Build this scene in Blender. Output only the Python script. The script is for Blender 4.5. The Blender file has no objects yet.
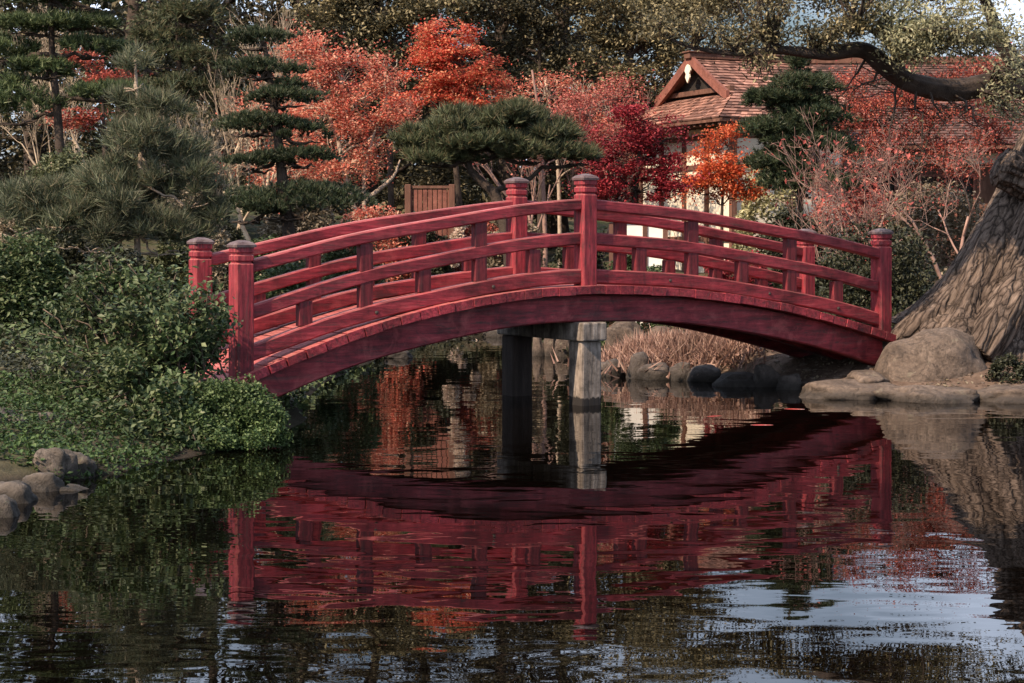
import bpy, math, random
import numpy as np
from mathutils import Vector, noise as mnoise

# ------------------------------------------------------------------ camera, light, exposure
SC = bpy.context.scene
COL = SC.collection
F, YH, H = 1800.0, 236.0, 1.458            # focal length in pixels, horizon row, eye height over the water
cam_d = bpy.data.cameras.new('camera')
cam = bpy.data.objects.new('camera', cam_d); COL.objects.link(cam)
cam.location = (0, 0, H); cam.rotation_euler = (math.radians(90), 0, 0)
cam_d.sensor_width = 36.0; cam_d.lens = 36.0 * F / 1024.0
cam_d.shift_y = (YH - 341.5) / 1024.0
cam_d.clip_start = 0.1; cam_d.clip_end = 600
SC.camera = cam

SUN_EL = math.radians(41)
SUN_AZ = math.radians(-133)                # compass angle from +Y, clockwise: behind the camera, left
sun_dir = Vector((math.sin(SUN_AZ) * math.cos(SUN_EL), math.cos(SUN_AZ) * math.cos(SUN_EL), math.sin(SUN_EL)))
sd = bpy.data.lights.new('sun', 'SUN'); sd.energy = 5.0; sd.angle = math.radians(0.5); sd.color = (1.0, 0.77, 0.57)
sun = bpy.data.objects.new('sun', sd); COL.objects.link(sun)
sun.rotation_euler = sun_dir.to_track_quat('Z', 'Y').to_euler()

W = bpy.data.worlds.new('World'); SC.world = W; W.use_nodes = True
nt = W.node_tree; bg = nt.nodes['Background']
sky = nt.nodes.new('ShaderNodeTexSky'); sky.sky_type = 'NISHITA'; sky.sun_disc = False
sky.sun_elevation = SUN_EL; sky.sun_rotation = SUN_AZ; sky.dust_density = 2.0
tcw = nt.nodes.new('ShaderNodeTexCoord'); mpw = nt.nodes.new('ShaderNodeMapping'); mpw.inputs['Scale'].default_value = (1, 1, 2.2)
nzw = nt.nodes.new('ShaderNodeTexNoise'); nzw.inputs['Scale'].default_value = 2.4; nzw.inputs['Detail'].default_value = 7
rpw = nt.nodes.new('ShaderNodeValToRGB'); rpw.color_ramp.elements[0].position = 0.42; rpw.color_ramp.elements[1].position = 0.66
mxw = nt.nodes.new('ShaderNodeMix'); mxw.data_type = 'RGBA'; mxw.inputs[7].default_value = (19.0, 21.5, 27.0, 1)   # sunlit thin cloud, in the sky's own units
nt.links.new(tcw.outputs['Generated'], mpw.inputs[0]); nt.links.new(mpw.outputs[0], nzw.inputs['Vector']); nt.links.new(nzw.outputs[0], rpw.inputs[0])
nt.links.new(rpw.outputs[0], mxw.inputs[0]); nt.links.new(sky.outputs[0], mxw.inputs[6]); nt.links.new(mxw.outputs[2], bg.inputs[0])
bg.inputs[1].default_value = 0.055
SC.view_settings.view_transform = 'Standard'; SC.view_settings.look = 'None'
SC.view_settings.exposure = 0.8; SC.view_settings.gamma = 1.0
SC.cycles.max_bounces = 6; SC.cycles.diffuse_bounces = 2; SC.cycles.glossy_bounces = 3
SC.cycles.transmission_bounces = 2; SC.cycles.transparent_max_bounces = 4
SC.cycles.caustics_reflective = False; SC.cycles.caustics_refractive = False

rng = np.random.default_rng(7)
random.seed(7)

def at(px, py, d):
    """world point that the photograph shows at pixel (px, py), d metres away"""
    return np.array([(px - 512) / F * d, d, H - (py - YH) / F * d])

# ------------------------------------------------------------------ materials
def mat_new(name):
    m = bpy.data.materials.new(name); m.use_nodes = True
    n = m.node_tree.nodes; return m, n, m.node_tree.links, n['Principled BSDF']

def node(n, t, **kw):
    x = n.new(t)
    for k, v in kw.items():
        if hasattr(x, k): setattr(x, k, v)
        else: x.inputs[k].default_value = v
    return x

def ramp(n, stops):
    r = n.new('ShaderNodeValToRGB'); e = r.color_ramp.elements
    while len(e) < len(stops): e.new(0.5)
    for k, (p, c) in enumerate(stops):
        e[k].position = p; e[k].color = (c[0], c[1], c[2], 1) if hasattr(c, '__len__') else (c, c, c, 1)
    return r

def mixc(n, l, fac, a, b, mode='MIX'):
    x = n.new('ShaderNodeMix'); x.data_type = 'RGBA'; x.blend_type = mode
    if isinstance(fac, (int, float)): x.inputs[0].default_value = fac
    else: l.new(fac, x.inputs[0])
    for s, v in ((6, a), (7, b)):
        if hasattr(v, 'links'): l.new(v, x.inputs[s])
        else: x.inputs[s].default_value = (v[0], v[1], v[2], 1)
    return x.outputs[2]

def leaf_mat(name, cols, trans=0.25, rough=0.55, patch=1.2, spec=0.3):
    m, n, l, p = mat_new(name)
    g = n.new('ShaderNodeNewGeometry')
    k = len(cols)
    r = ramp(n, [(i / max(1, k - 1), c) for i, c in enumerate(cols)])
    l.new(g.outputs['Random Per Island'], r.inputs[0])
    tc = n.new('ShaderNodeTexCoord')
    no = node(n, 'ShaderNodeTexNoise', Scale=patch, Detail=2.0); l.new(tc.outputs['Object'], no.inputs['Vector'])
    v = ramp(n, [(0.3, 0.62), (0.7, 1.25)]); l.new(no.outputs[0], v.inputs[0])
    c = mixc(n, l, 1.0, r.outputs[0], v.outputs[0], 'MULTIPLY')
    l.new(c, p.inputs['Base Color']); p.inputs['Roughness'].default_value = rough
    p.inputs['Specular IOR Level'].default_value = spec
    t = n.new('ShaderNodeBsdfTranslucent'); l.new(c, t.inputs[0])
    mx = n.new('ShaderNodeMixShader'); mx.inputs[0].default_value = trans
    l.new(p.outputs[0], mx.inputs[1]); l.new(t.outputs[0], mx.inputs[2])
    l.new(mx.outputs[0], n['Material Output'].inputs[0])
    return m

def rough_mat(name, stops, scale=3.0, stretch=(1, 1, 1), bump=0.5, bscale=None, rough=0.85, detail=8.0, dist=0.02, spec=0.3):
    m, n, l, p = mat_new(name)
    tc = n.new('ShaderNodeTexCoord'); mp = n.new('ShaderNodeMapping'); mp.inputs['Scale'].default_value = stretch
    l.new(tc.outputs['Object'], mp.inputs[0])
    a = node(n, 'ShaderNodeTexNoise', Scale=scale, Detail=detail, Roughness=0.65); l.new(mp.outputs[0], a.inputs['Vector'])
    r = ramp(n, stops); l.new(a.outputs[0], r.inputs[0]); l.new(r.outputs[0], p.inputs['Base Color'])
    b = node(n, 'ShaderNodeTexNoise', Scale=bscale or scale * 4, Detail=6.0, Roughness=0.7); l.new(mp.outputs[0], b.inputs['Vector'])
    bp = node(n, 'ShaderNodeBump', Strength=bump, Distance=dist); l.new(b.outputs[0], bp.inputs['Height'])
    l.new(bp.outputs[0], p.inputs['Normal'])
    p.inputs['Roughness'].default_value = rough; p.inputs['Specular IOR Level'].default_value = spec
    return m

def red_wood(name, stretch, dark=1.0, fade=0.7):
    """crimson paint on old timber: grain, worn streaks, grime and faded patches"""
    m, n, l, p = mat_new(name)
    tc = n.new('ShaderNodeTexCoord'); mp = n.new('ShaderNodeMapping'); mp.inputs['Scale'].default_value = stretch
    l.new(tc.outputs['Object'], mp.inputs[0])
    gr = node(n, 'ShaderNodeTexNoise', Scale=9.0, Detail=8.0, Roughness=0.7); l.new(mp.outputs[0], gr.inputs['Vector'])
    big = node(n, 'ShaderNodeTexNoise', Scale=2.6, Detail=7.0, Roughness=0.65); l.new(tc.outputs['Object'], big.inputs['Vector'])
    isl = n.new('ShaderNodeNewGeometry')
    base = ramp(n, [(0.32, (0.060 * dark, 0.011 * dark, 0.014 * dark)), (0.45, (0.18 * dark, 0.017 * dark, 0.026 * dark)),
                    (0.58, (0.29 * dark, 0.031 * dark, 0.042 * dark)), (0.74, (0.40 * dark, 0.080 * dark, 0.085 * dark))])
    l.new(gr.outputs[0], base.inputs[0])
    pat = ramp(n, [(0.32, 0.34), (0.5, 0.92), (0.68, 1.3)]); l.new(big.outputs[0], pat.inputs[0])
    c = mixc(n, l, 1.0, base.outputs[0], pat.outputs[0], 'MULTIPLY')
    iv = ramp(n, [(0, 0.8), (1, 1.12)]); l.new(isl.outputs['Random Per Island'], iv.inputs[0])
    c = mixc(n, l, 1.0, c, iv.outputs[0], 'MULTIPLY')
    # paint worn to grey-brown timber in thin streaks along the grain
    wn = node(n, 'ShaderNodeTexNoise', Scale=5.0, Detail=10.0, Roughness=0.75); l.new(mp.outputs[0], wn.inputs['Vector'])
    wr = ramp(n, [(0.53, 0.0), (0.66, 0.85)]); l.new(wn.outputs[0], wr.inputs[0])
    c = mixc(n, l, wr.outputs[0], c, (0.085, 0.038, 0.035))
    # sun-faded pink patches and black mildew blotches
    fd = node(n, 'ShaderNodeTexNoise', Scale=3.1, Detail=6.0, Roughness=0.7, Distortion=0.6); l.new(tc.outputs['Object'], fd.inputs['Vector'])
    fr_ = ramp(n, [(0.54, 0.0), (0.72, 0.6 * fade)]); l.new(fd.outputs[0], fr_.inputs[0])
    c = mixc(n, l, fr_.outputs[0], c, (0.38, 0.085, 0.085))
    ml = ramp(n, [(0.30, 0.85), (0.44, 0.0)]); l.new(fd.outputs[0], ml.inputs[0])
    c = mixc(n, l, ml.outputs[0], c, (0.045, 0.012, 0.014))
    nz = n.new('ShaderNodeSeparateXYZ'); l.new(isl.outputs['True Normal'], nz.inputs[0])
    tp = node(n, 'ShaderNodeMath', operation='MULTIPLY'); tr_ = ramp(n, [(0.55, 0.0), (0.9, 0.75)]); l.new(nz.outputs[2], tr_.inputs[0])
    tn = ramp(n, [(0.35, 0.25), (0.6, 1.0)]); l.new(gr.outputs[0], tn.inputs[0]); l.new(tr_.outputs[0], tp.inputs[0]); l.new(tn.outputs[0], tp.inputs[1])
    c = mixc(n, l, tp.outputs[0], c, (0.46, 0.17, 0.15))      # upward faces scuffed and bleached, their sunlit brightness put into the colour
    ch = node(n, 'ShaderNodeTexNoise', Scale=26.0, Detail=4.0, Roughness=0.6); l.new(mp.outputs[0], ch.inputs['Vector'])
    cr = ramp(n, [(0.63, 0.0), (0.66, 0.85)]); l.new(ch.outputs[0], cr.inputs[0])
    c = mixc(n, l, cr.outputs[0], c, (0.05, 0.026, 0.022))
    l.new(c, p.inputs['Base Color'])
    bp = node(n, 'ShaderNodeBump', Strength=0.7, Distance=0.008); l.new(gr.outputs[0], bp.inputs['Height'])
    l.new(bp.outputs[0], p.inputs['Normal'])
    rr = ramp(n, [(0.3, 0.75), (0.7, 0.45)]); l.new(big.outputs[0], rr.inputs[0]); l.new(rr.outputs[0], p.inputs['Roughness'])
    p.inputs['Specular IOR Level'].default_value = 0.35
    return m

M = {}
M['red_long'] = red_wood('red_timber_lengthwise', (0.35, 4.0, 4.0))
M['red_post'] = red_wood('red_timber_upright', (4.0, 4.0, 0.35))
M['red_baluster_shaded'] = red_wood('shade_darkened_red_timber', (4.0, 4.0, 0.35), 0.6, .3)  # post paint darkened: shade on the recessed balusters is put into the colour
M['red_deck'] = red_wood('red_timber_deck', (4.0, 0.35, 4.0), 1.15)
M['red_girder'] = red_wood('red_timber_girder', (0.3, 3.0, 3.0), 0.9, 1.3)
M['cap'] = rough_mat('weathered_grey_metal', [(0.35, (0.06, 0.035, 0.035)), (0.65, (0.15, 0.115, 0.115))], 12, bump=0.2, rough=0.55)
def pier_mat():
    m, n, l, p = mat_new('weathered_timber'); tc = n.new('ShaderNodeTexCoord'); mp = n.new('ShaderNodeMapping'); mp.inputs['Scale'].default_value = (1, 1, .12); l.new(tc.outputs['Object'], mp.inputs[0])
    a = node(n, 'ShaderNodeTexNoise', Scale=20.0, Detail=8.0, Roughness=0.7); l.new(mp.outputs[0], a.inputs['Vector'])
    c = node(n, 'ShaderNodeTexNoise', Scale=7.0, Detail=6.0, Roughness=0.7); l.new(tc.outputs['Object'], c.inputs['Vector'])
    r = ramp(n, [(0.32, (0.06, 0.05, 0.042)), (0.5, (0.22, 0.185, 0.155)), (0.7, (0.40, 0.35, 0.30))]); l.new(a.outputs[0], r.inputs[0])
    v = ramp(n, [(0.36, 0.35), (0.6, 1.1)]); l.new(c.outputs[0], v.inputs[0])
    col = mixc(n, l, 1.0, r.outputs[0], v.outputs[0], 'MULTIPLY')
    sx = n.new('ShaderNodeSeparateXYZ'); l.new(tc.outputs['Object'], sx.inputs[0])
    ad = node(n, 'ShaderNodeMath', operation='MULTIPLY_ADD'); ad.inputs[1].default_value = -.12; l.new(a.outputs[0], ad.inputs[0]); l.new(sx.outputs[2], ad.inputs[2])
    st = ramp(n, [(0.0, 1.0), (0.012, 0.0)]); l.new(ad.outputs[0], st.inputs[0])
    l.new(mixc(n, l, st.outputs[0], col, (0.012, 0.010, 0.009)), p.inputs['Base Color'])
    bp = node(n, 'ShaderNodeBump', Strength=0.9, Distance=0.012); l.new(a.outputs[0], bp.inputs['Height']); l.new(bp.outputs[0], p.inputs['Normal']); p.inputs['Roughness'].default_value = .9
    return m
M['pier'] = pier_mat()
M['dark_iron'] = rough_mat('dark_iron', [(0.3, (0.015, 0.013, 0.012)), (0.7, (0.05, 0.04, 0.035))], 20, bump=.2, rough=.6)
M['pier_shaded'] = rough_mat('shade_darkened_timber', [(0.3, (0.018, 0.014, 0.012)), (0.7, (0.06, 0.045, 0.038))], 4, (4, 4, 0.5), 0.9)  # the far pier post's shade is put into this darker timber colour
def bark_mat():
    m, n, l, p = mat_new('furrowed_bark'); tc = n.new('ShaderNodeTexCoord'); mp = n.new('ShaderNodeMapping')
    mp.inputs['Rotation'].default_value = (0, math.radians(-26), 0); l.new(tc.outputs['Object'], mp.inputs[0])
    m2 = n.new('ShaderNodeMapping'); m2.inputs['Scale'].default_value = (1, 1, .085); l.new(mp.outputs[0], m2.inputs[0])
    w = node(n, 'ShaderNodeTexNoise', Scale=3.0, Detail=4.0, Roughness=0.6); l.new(mp.outputs[0], w.inputs['Vector'])
    ws = node(n, 'ShaderNodeVectorMath', operation='SCALE'); ws.inputs['Scale'].default_value = .10; l.new(w.outputs['Color'], ws.inputs[0])
    wa = node(n, 'ShaderNodeVectorMath', operation='ADD'); l.new(m2.outputs[0], wa.inputs[0]); l.new(ws.outputs[0], wa.inputs[1])
    v = node(n, 'ShaderNodeTexVoronoi', Scale=15.0); v.feature = 'DISTANCE_TO_EDGE'; l.new(wa.outputs[0], v.inputs['Vector'])
    f = node(n, 'ShaderNodeTexNoise', Scale=38.0, Detail=6.0, Roughness=0.7); l.new(m2.outputs[0], f.inputs['Vector'])
    c = node(n, 'ShaderNodeTexNoise', Scale=2.2, Detail=5.0, Roughness=0.6); l.new(tc.outputs['Object'], c.inputs['Vector'])
    r = ramp(n, [(0.30, (0.060, 0.044, 0.035)), (0.5, (0.125, 0.095, 0.076)), (0.70, (0.21, 0.165, 0.133))]); l.new(f.outputs[0], r.inputs[0])
    k = ramp(n, [(0.0, 0.22), (0.10, 0.75), (0.3, 1.05)]); l.new(v.outputs['Distance'], k.inputs[0])
    col = mixc(n, l, 1.0, r.outputs[0], k.outputs[0], 'MULTIPLY')
    vv = ramp(n, [(0.3, 0.6), (0.7, 1.25)]); l.new(c.outputs[0], vv.inputs[0])
    l.new(mixc(n, l, 1.0, col, vv.outputs[0], 'MULTIPLY'), p.inputs['Base Color'])
    h = ramp(n, [(0.0, 0.0), (0.22, 0.85), (0.6, 1.0)]); l.new(v.outputs['Distance'], h.inputs[0])
    ha = node(n, 'ShaderNodeMath', operation='MULTIPLY_ADD'); ha.inputs[1].default_value = .35; l.new(f.outputs[0], ha.inputs[0]); l.new(h.outputs[0], ha.inputs[2])
    bp = node(n, 'ShaderNodeBump', Strength=0.9, Distance=0.018); l.new(ha.outputs[0], bp.inputs['Height']); l.new(bp.outputs[0], p.inputs['Normal'])
    p.inputs['Roughness'].default_value = 0.95; p.inputs['Specular IOR Level'].default_value = 0.15
    return m
M['bark'] = bark_mat()
M['bark_dark'] = rough_mat('dark_bark', [(0.3, (0.018, 0.013, 0.010)), (0.7, (0.075, 0.055, 0.042))], 8, bump=0.8)
M['bark_pale'] = rough_mat('pale_bark', [(0.3, (0.20, 0.15, 0.11)), (0.7, (0.50, 0.41, 0.32))], 8, bump=0.5)
M['twig_pink'] = rough_mat('pinkish_twig', [(0.3, (0.13, 0.075, 0.062)), (0.7, (0.34, 0.22, 0.18))], 6, bump=0.3)
M['stem_brown'] = rough_mat('grey_brown_stem', [(0.3, (0.05, 0.038, 0.028)), (0.7, (0.15, 0.115, 0.085))], 8, bump=0.3)
M['twig_straw'] = rough_mat('straw_twig', [(0.3, (0.24, 0.18, 0.12)), (0.7, (0.55, 0.45, 0.33))], 6, bump=0.3)
def stone_mat(name, dark, mid, light, lichen=(0.25, 0.24, 0.19), wet=0.06):
    m, n, l, p = mat_new(name); tc = n.new('ShaderNodeTexCoord'); ge = n.new('ShaderNodeNewGeometry')
    a = node(n, 'ShaderNodeTexNoise', Scale=4.0, Detail=9.0, Roughness=0.7, Distortion=0.4); l.new(ge.outputs['Position'], a.inputs['Vector'])
    c = node(n, 'ShaderNodeTexNoise', Scale=26.0, Detail=5.0, Roughness=0.7); l.new(ge.outputs['Position'], c.inputs['Vector'])
    v = node(n, 'ShaderNodeTexVoronoi', Scale=3.0); v.feature = 'DISTANCE_TO_EDGE'
    wv = node(n, 'ShaderNodeVectorMath', operation='ADD'); sc_ = node(n, 'ShaderNodeVectorMath', operation='SCALE'); sc_.inputs['Scale'].default_value = .5
    l.new(a.outputs['Color'], sc_.inputs[0]); l.new(ge.outputs['Position'], wv.inputs[0]); l.new(sc_.outputs[0], wv.inputs[1]); l.new(wv.outputs[0], v.inputs['Vector'])
    r = ramp(n, [(0.30, dark), (0.5, mid), (0.72, light)]); l.new(a.outputs[0], r.inputs[0])
    g = ramp(n, [(0.35, 0.6), (0.65, 1.2)]); l.new(c.outputs[0], g.inputs[0])
    col = mixc(n, l, 1.0, r.outputs[0], g.outputs[0], 'MULTIPLY')
    lc = node(n, 'ShaderNodeTexNoise', Scale=9.0, Detail=6.0, Roughness=0.75); l.new(ge.outputs['Position'], lc.inputs['Vector'])
    lr = ramp(n, [(0.60, 0.0), (0.66, 0.7)]); l.new(lc.outputs[0], lr.inputs[0]); col = mixc(n, l, lr.outputs[0], col, lichen)
    ck = ramp(n, [(0.0, 0.25), (0.008, 0.0)]); l.new(v.outputs['Distance'], ck.inputs[0]); col = mixc(n, l, ck.outputs[0], col, tuple(x * .4 for x in dark))
    sx = n.new('ShaderNodeSeparateXYZ'); l.new(ge.outputs['Position'], sx.inputs[0])
    wz = node(n, 'ShaderNodeMath', operation='MULTIPLY_ADD'); wz.inputs[1].default_value = -.08; l.new(a.outputs[0], wz.inputs[0]); l.new(sx.outputs[2], wz.inputs[2])
    wr_ = ramp(n, [(0.0, 0.75), (wet, 0.0)]); l.new(wz.outputs[0], wr_.inputs[0]); col = mixc(n, l, wr_.outputs[0], col, (0.016, 0.014, 0.011))
    l.new(col, p.inputs['Base Color'])
    h = node(n, 'ShaderNodeMath', operation='ADD'); l.new(a.outputs[0], h.inputs[0]); h2 = node(n, 'ShaderNodeMath', operation='MULTIPLY'); h2.inputs[1].default_value = .25
    l.new(c.outputs[0], h2.inputs[0]); l.new(h2.outputs[0], h.inputs[1])
    h3 = ramp(n, [(0.0, 0.0), (0.03, 1.0)]); l.new(v.outputs['Distance'], h3.inputs[0]); h4 = node(n, 'ShaderNodeMath', operation='MULTIPLY_ADD'); h4.inputs[1].default_value = .10; l.new(h3.outputs[0], h4.inputs[0]); l.new(h.outputs[0], h4.inputs[2])
    bp = node(n, 'ShaderNodeBump', Strength=0.9, Distance=0.045); l.new(h4.outputs[0], bp.inputs['Height']); l.new(bp.outputs[0], p.inputs['Normal']); p.inputs['Roughness'].default_value = .85
    return m
M['stone'] = stone_mat('grey_brown_stone', (0.045, 0.033, 0.025), (0.110, 0.082, 0.063), (0.20, 0.155, 0.122), (0.17, 0.15, 0.11))
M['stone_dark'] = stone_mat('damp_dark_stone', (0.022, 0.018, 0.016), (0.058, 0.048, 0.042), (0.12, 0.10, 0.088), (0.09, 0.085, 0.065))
M['plaster'] = rough_mat('cream_plaster', [(0.3, (0.60, 0.54, 0.42)), (0.7, (0.74, 0.68, 0.56))], 1.5, bump=0.15)
M['timber_brown'] = rough_mat('brown_timber', [(0.3, (0.06, 0.03, 0.02)), (0.7, (0.17, 0.085, 0.06))], 6, (1, 1, .3), 0.5)
M['timber_red'] = rough_mat('red_brown_board', [(0.3, (0.10, 0.038, 0.028)), (0.7, (0.24, 0.095, 0.07))], 6, bump=0.4)
M['dark_void'] = rough_mat('dark_boarding', [(0.3, (0.012, 0.010, 0.008)), (0.7, (0.03, 0.024, 0.02))], 6)
M['white_paint'] = rough_mat('white_paint', [(0.3, (0.66, 0.63, 0.56)), (0.7, (0.80, 0.78, 0.72))], 3, bump=0.1)

def shingle_mat(name, c0, c1):
    m, n, l, p = mat_new(name)
    g = n.new('ShaderNodeNewGeometry')
    r = ramp(n, [(0, tuple(x * .6 for x in c0)), (0.3, c0), (0.75, c1), (1, tuple(min(1, x * 1.4) for x in c1))]); l.new(g.outputs['Random Per Island'], r.inputs[0])
    tc = n.new('ShaderNodeTexCoord'); no = node(n, 'ShaderNodeTexNoise', Scale=1.3, Detail=6.0); l.new(tc.outputs['Object'], no.inputs['Vector'])
    v = ramp(n, [(0.3, 0.6), (0.7, 1.2)]); l.new(no.outputs[0], v.inputs[0])
    l.new(mixc(n, l, 1.0, r.outputs[0], v.outputs[0], 'MULTIPLY'), p.inputs['Base Color'])
    p.inputs['Roughness'].default_value = 0.9
    return m
M['shingle'] = shingle_mat('cedar_shingle', (0.15, 0.070, 0.050), (0.30, 0.155, 0.115))
M['shingle_dark'] = shingle_mat('aged_cedar_shingle', (0.062, 0.033, 0.027), (0.130, 0.068, 0.056))

G = lambda *c: c
M['pine_dark'] = leaf_mat('dark_pine_needle', [(0.012, 0.022, 0.012), (0.030, 0.048, 0.024), (0.052, 0.076, 0.036), (0.075, 0.070, 0.036)], 0.12, 0.5)
M['pine_mid'] = leaf_mat('mid_pine_needle', [(0.028, 0.042, 0.022), (0.062, 0.082, 0.040), (0.105, 0.120, 0.062), (0.13, 0.10, 0.055)], 0.15)
M['pine_grey'] = leaf_mat('grey_green_needle', [(0.032, 0.048, 0.026), (0.080, 0.102, 0.056), (0.14, 0.16, 0.10), (0.16, 0.135, 0.085)], 0.15)
M['pine_bright'] = leaf_mat('fresh_green_needle', [(0.030, 0.048, 0.020), (0.070, 0.105, 0.042), (0.13, 0.165, 0.07)], 0.15)
M['shrub'] = leaf_mat('shrub_leaf', [(0.022, 0.040, 0.014), (0.062, 0.100, 0.038), (0.17, 0.20, 0.10)], 0.25, 0.5, spec=0.25)
M['ivy'] = leaf_mat('cover_leaf', [(0.028, 0.050, 0.018), (0.066, 0.112, 0.038), (0.13, 0.18, 0.07)], 0.25, 0.5, spec=0.25)
M['grass'] = leaf_mat('moss_green', [(0.022, 0.042, 0.012), (0.044, 0.082, 0.022), (0.075, 0.12, 0.038)], 0.2)
M['hedge'] = leaf_mat('dark_hedge_leaf', [(0.016, 0.020, 0.011), (0.036, 0.042, 0.022), (0.065, 0.068, 0.036)], 0.12)
M['maple_orange'] = leaf_mat('orange_maple_leaf', [(0.46, 0.080, 0.055), (0.64, 0.20, 0.135), (0.74, 0.48, 0.33)], 0.45)
M['maple_red'] = leaf_mat('scarlet_maple_leaf', [(0.42, 0.045, 0.034), (0.62, 0.115, 0.07), (0.72, 0.40, 0.22)], 0.45)
M['maple_crimson'] = leaf_mat('crimson_maple_leaf', [(0.10, 0.008, 0.016), (0.23, 0.018, 0.028), (0.40, 0.055, 0.060)], 0.3)
M['maple_flame'] = leaf_mat('flame_maple_leaf', [(0.42, 0.055, 0.025), (0.60, 0.12, 0.045), (0.66, 0.24, 0.10)], 0.35)
M['maple_dull'] = leaf_mat('dull_red_leaf', [(0.18, 0.034, 0.030), (0.34, 0.070, 0.052), (0.46, 0.16, 0.10)], 0.3)
M['pink_leaf'] = leaf_mat('faded_pink_leaf', [(0.26, 0.05, 0.045), (0.42, 0.10, 0.085), (0.48, 0.20, 0.15)], 0.3)
M['olive'] = leaf_mat('olive_leaf', [(0.030, 0.030, 0.016), (0.12, 0.108, 0.055), (0.34, 0.29, 0.16)], 0.2, patch=0.6)
M['evergreen'] = leaf_mat('dark_evergreen_leaf', [(0.016, 0.017, 0.010), (0.050, 0.047, 0.026), (0.17, 0.145, 0.080)], 0.15, patch=0.6)
M['pale_leaf'] = leaf_mat('pale_grey_green_leaf', [(0.16, 0.165, 0.09), (0.28, 0.28, 0.165), (0.40, 0.39, 0.25)], 0.3)
M['beige_leaf'] = leaf_mat('dry_beige_leaf', [(0.10, 0.08, 0.05), (0.22, 0.18, 0.12), (0.34, 0.28, 0.20)], 0.2)
M['cream_leaf'] = leaf_mat('cream_leaf', [(0.25, 0.25, 0.12), (0.42, 0.40, 0.22), (0.55, 0.52, 0.34)], 0.3)
M['blossom'] = leaf_mat('cream_blossom', [(0.45, 0.36, 0.28), (0.65, 0.56, 0.45), (0.7, 0.5, 0.42)], 0.3)
M['moss_olive'] = leaf_mat('olive_moss_leaf', [(0.045, 0.058, 0.024), (0.085, 0.10, 0.044), (0.14, 0.15, 0.075)], 0.2)
M['dry_grass'] = leaf_mat('dry_pinkish_blade', [(0.16, 0.09, 0.07), (0.32, 0.19, 0.15), (0.52, 0.36, 0.28)], 0.2)

# ------------------------------------------------------------------ mesh helpers
def tag(o, label=None, cat=None, group=None, kind=None):
    if label: o['label'] = label
    if cat: o['category'] = cat
    if group: o['group'] = group
    if kind: o['kind'] = kind
    return o

def empty(name, loc, label, cat, group=None, rz=0.0):
    o = bpy.data.objects.new(name, None); COL.objects.link(o)
    o.location = loc; o.rotation_euler = (0, 0, rz); o.empty_display_size = 0.2
    return tag(o, label, cat, group)

def arr_mesh(name, V, Fs, mat, smooth=False):
    """Fs: list of int arrays (m,k), each of one polygon size"""
    me = bpy.data.meshes.new(name)
    V = np.asarray(V, dtype=np.float32)
    me.vertices.add(len(V)); me.vertices.foreach_set('co', V.ravel())
    Fs = [np.asarray(f, dtype=np.int32) for f in Fs if len(f)]
    loops = np.concatenate([f.ravel() for f in Fs]); sizes = np.concatenate([np.full(len(f), f.shape[1], np.int32) for f in Fs])
    me.loops.add(len(loops)); me.loops.foreach_set('vertex_index', loops)
    me.polygons.add(len(sizes)); st = np.zeros(len(sizes), np.int32); st[1:] = np.cumsum(sizes)[:-1]
    me.polygons.foreach_set('loop_start', st)
    me.polygons.foreach_set('use_smooth', np.full(len(sizes), smooth, dtype=bool))
    me.update(calc_edges=True); me.validate()
    me.materials.append(mat)
    return me

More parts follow.
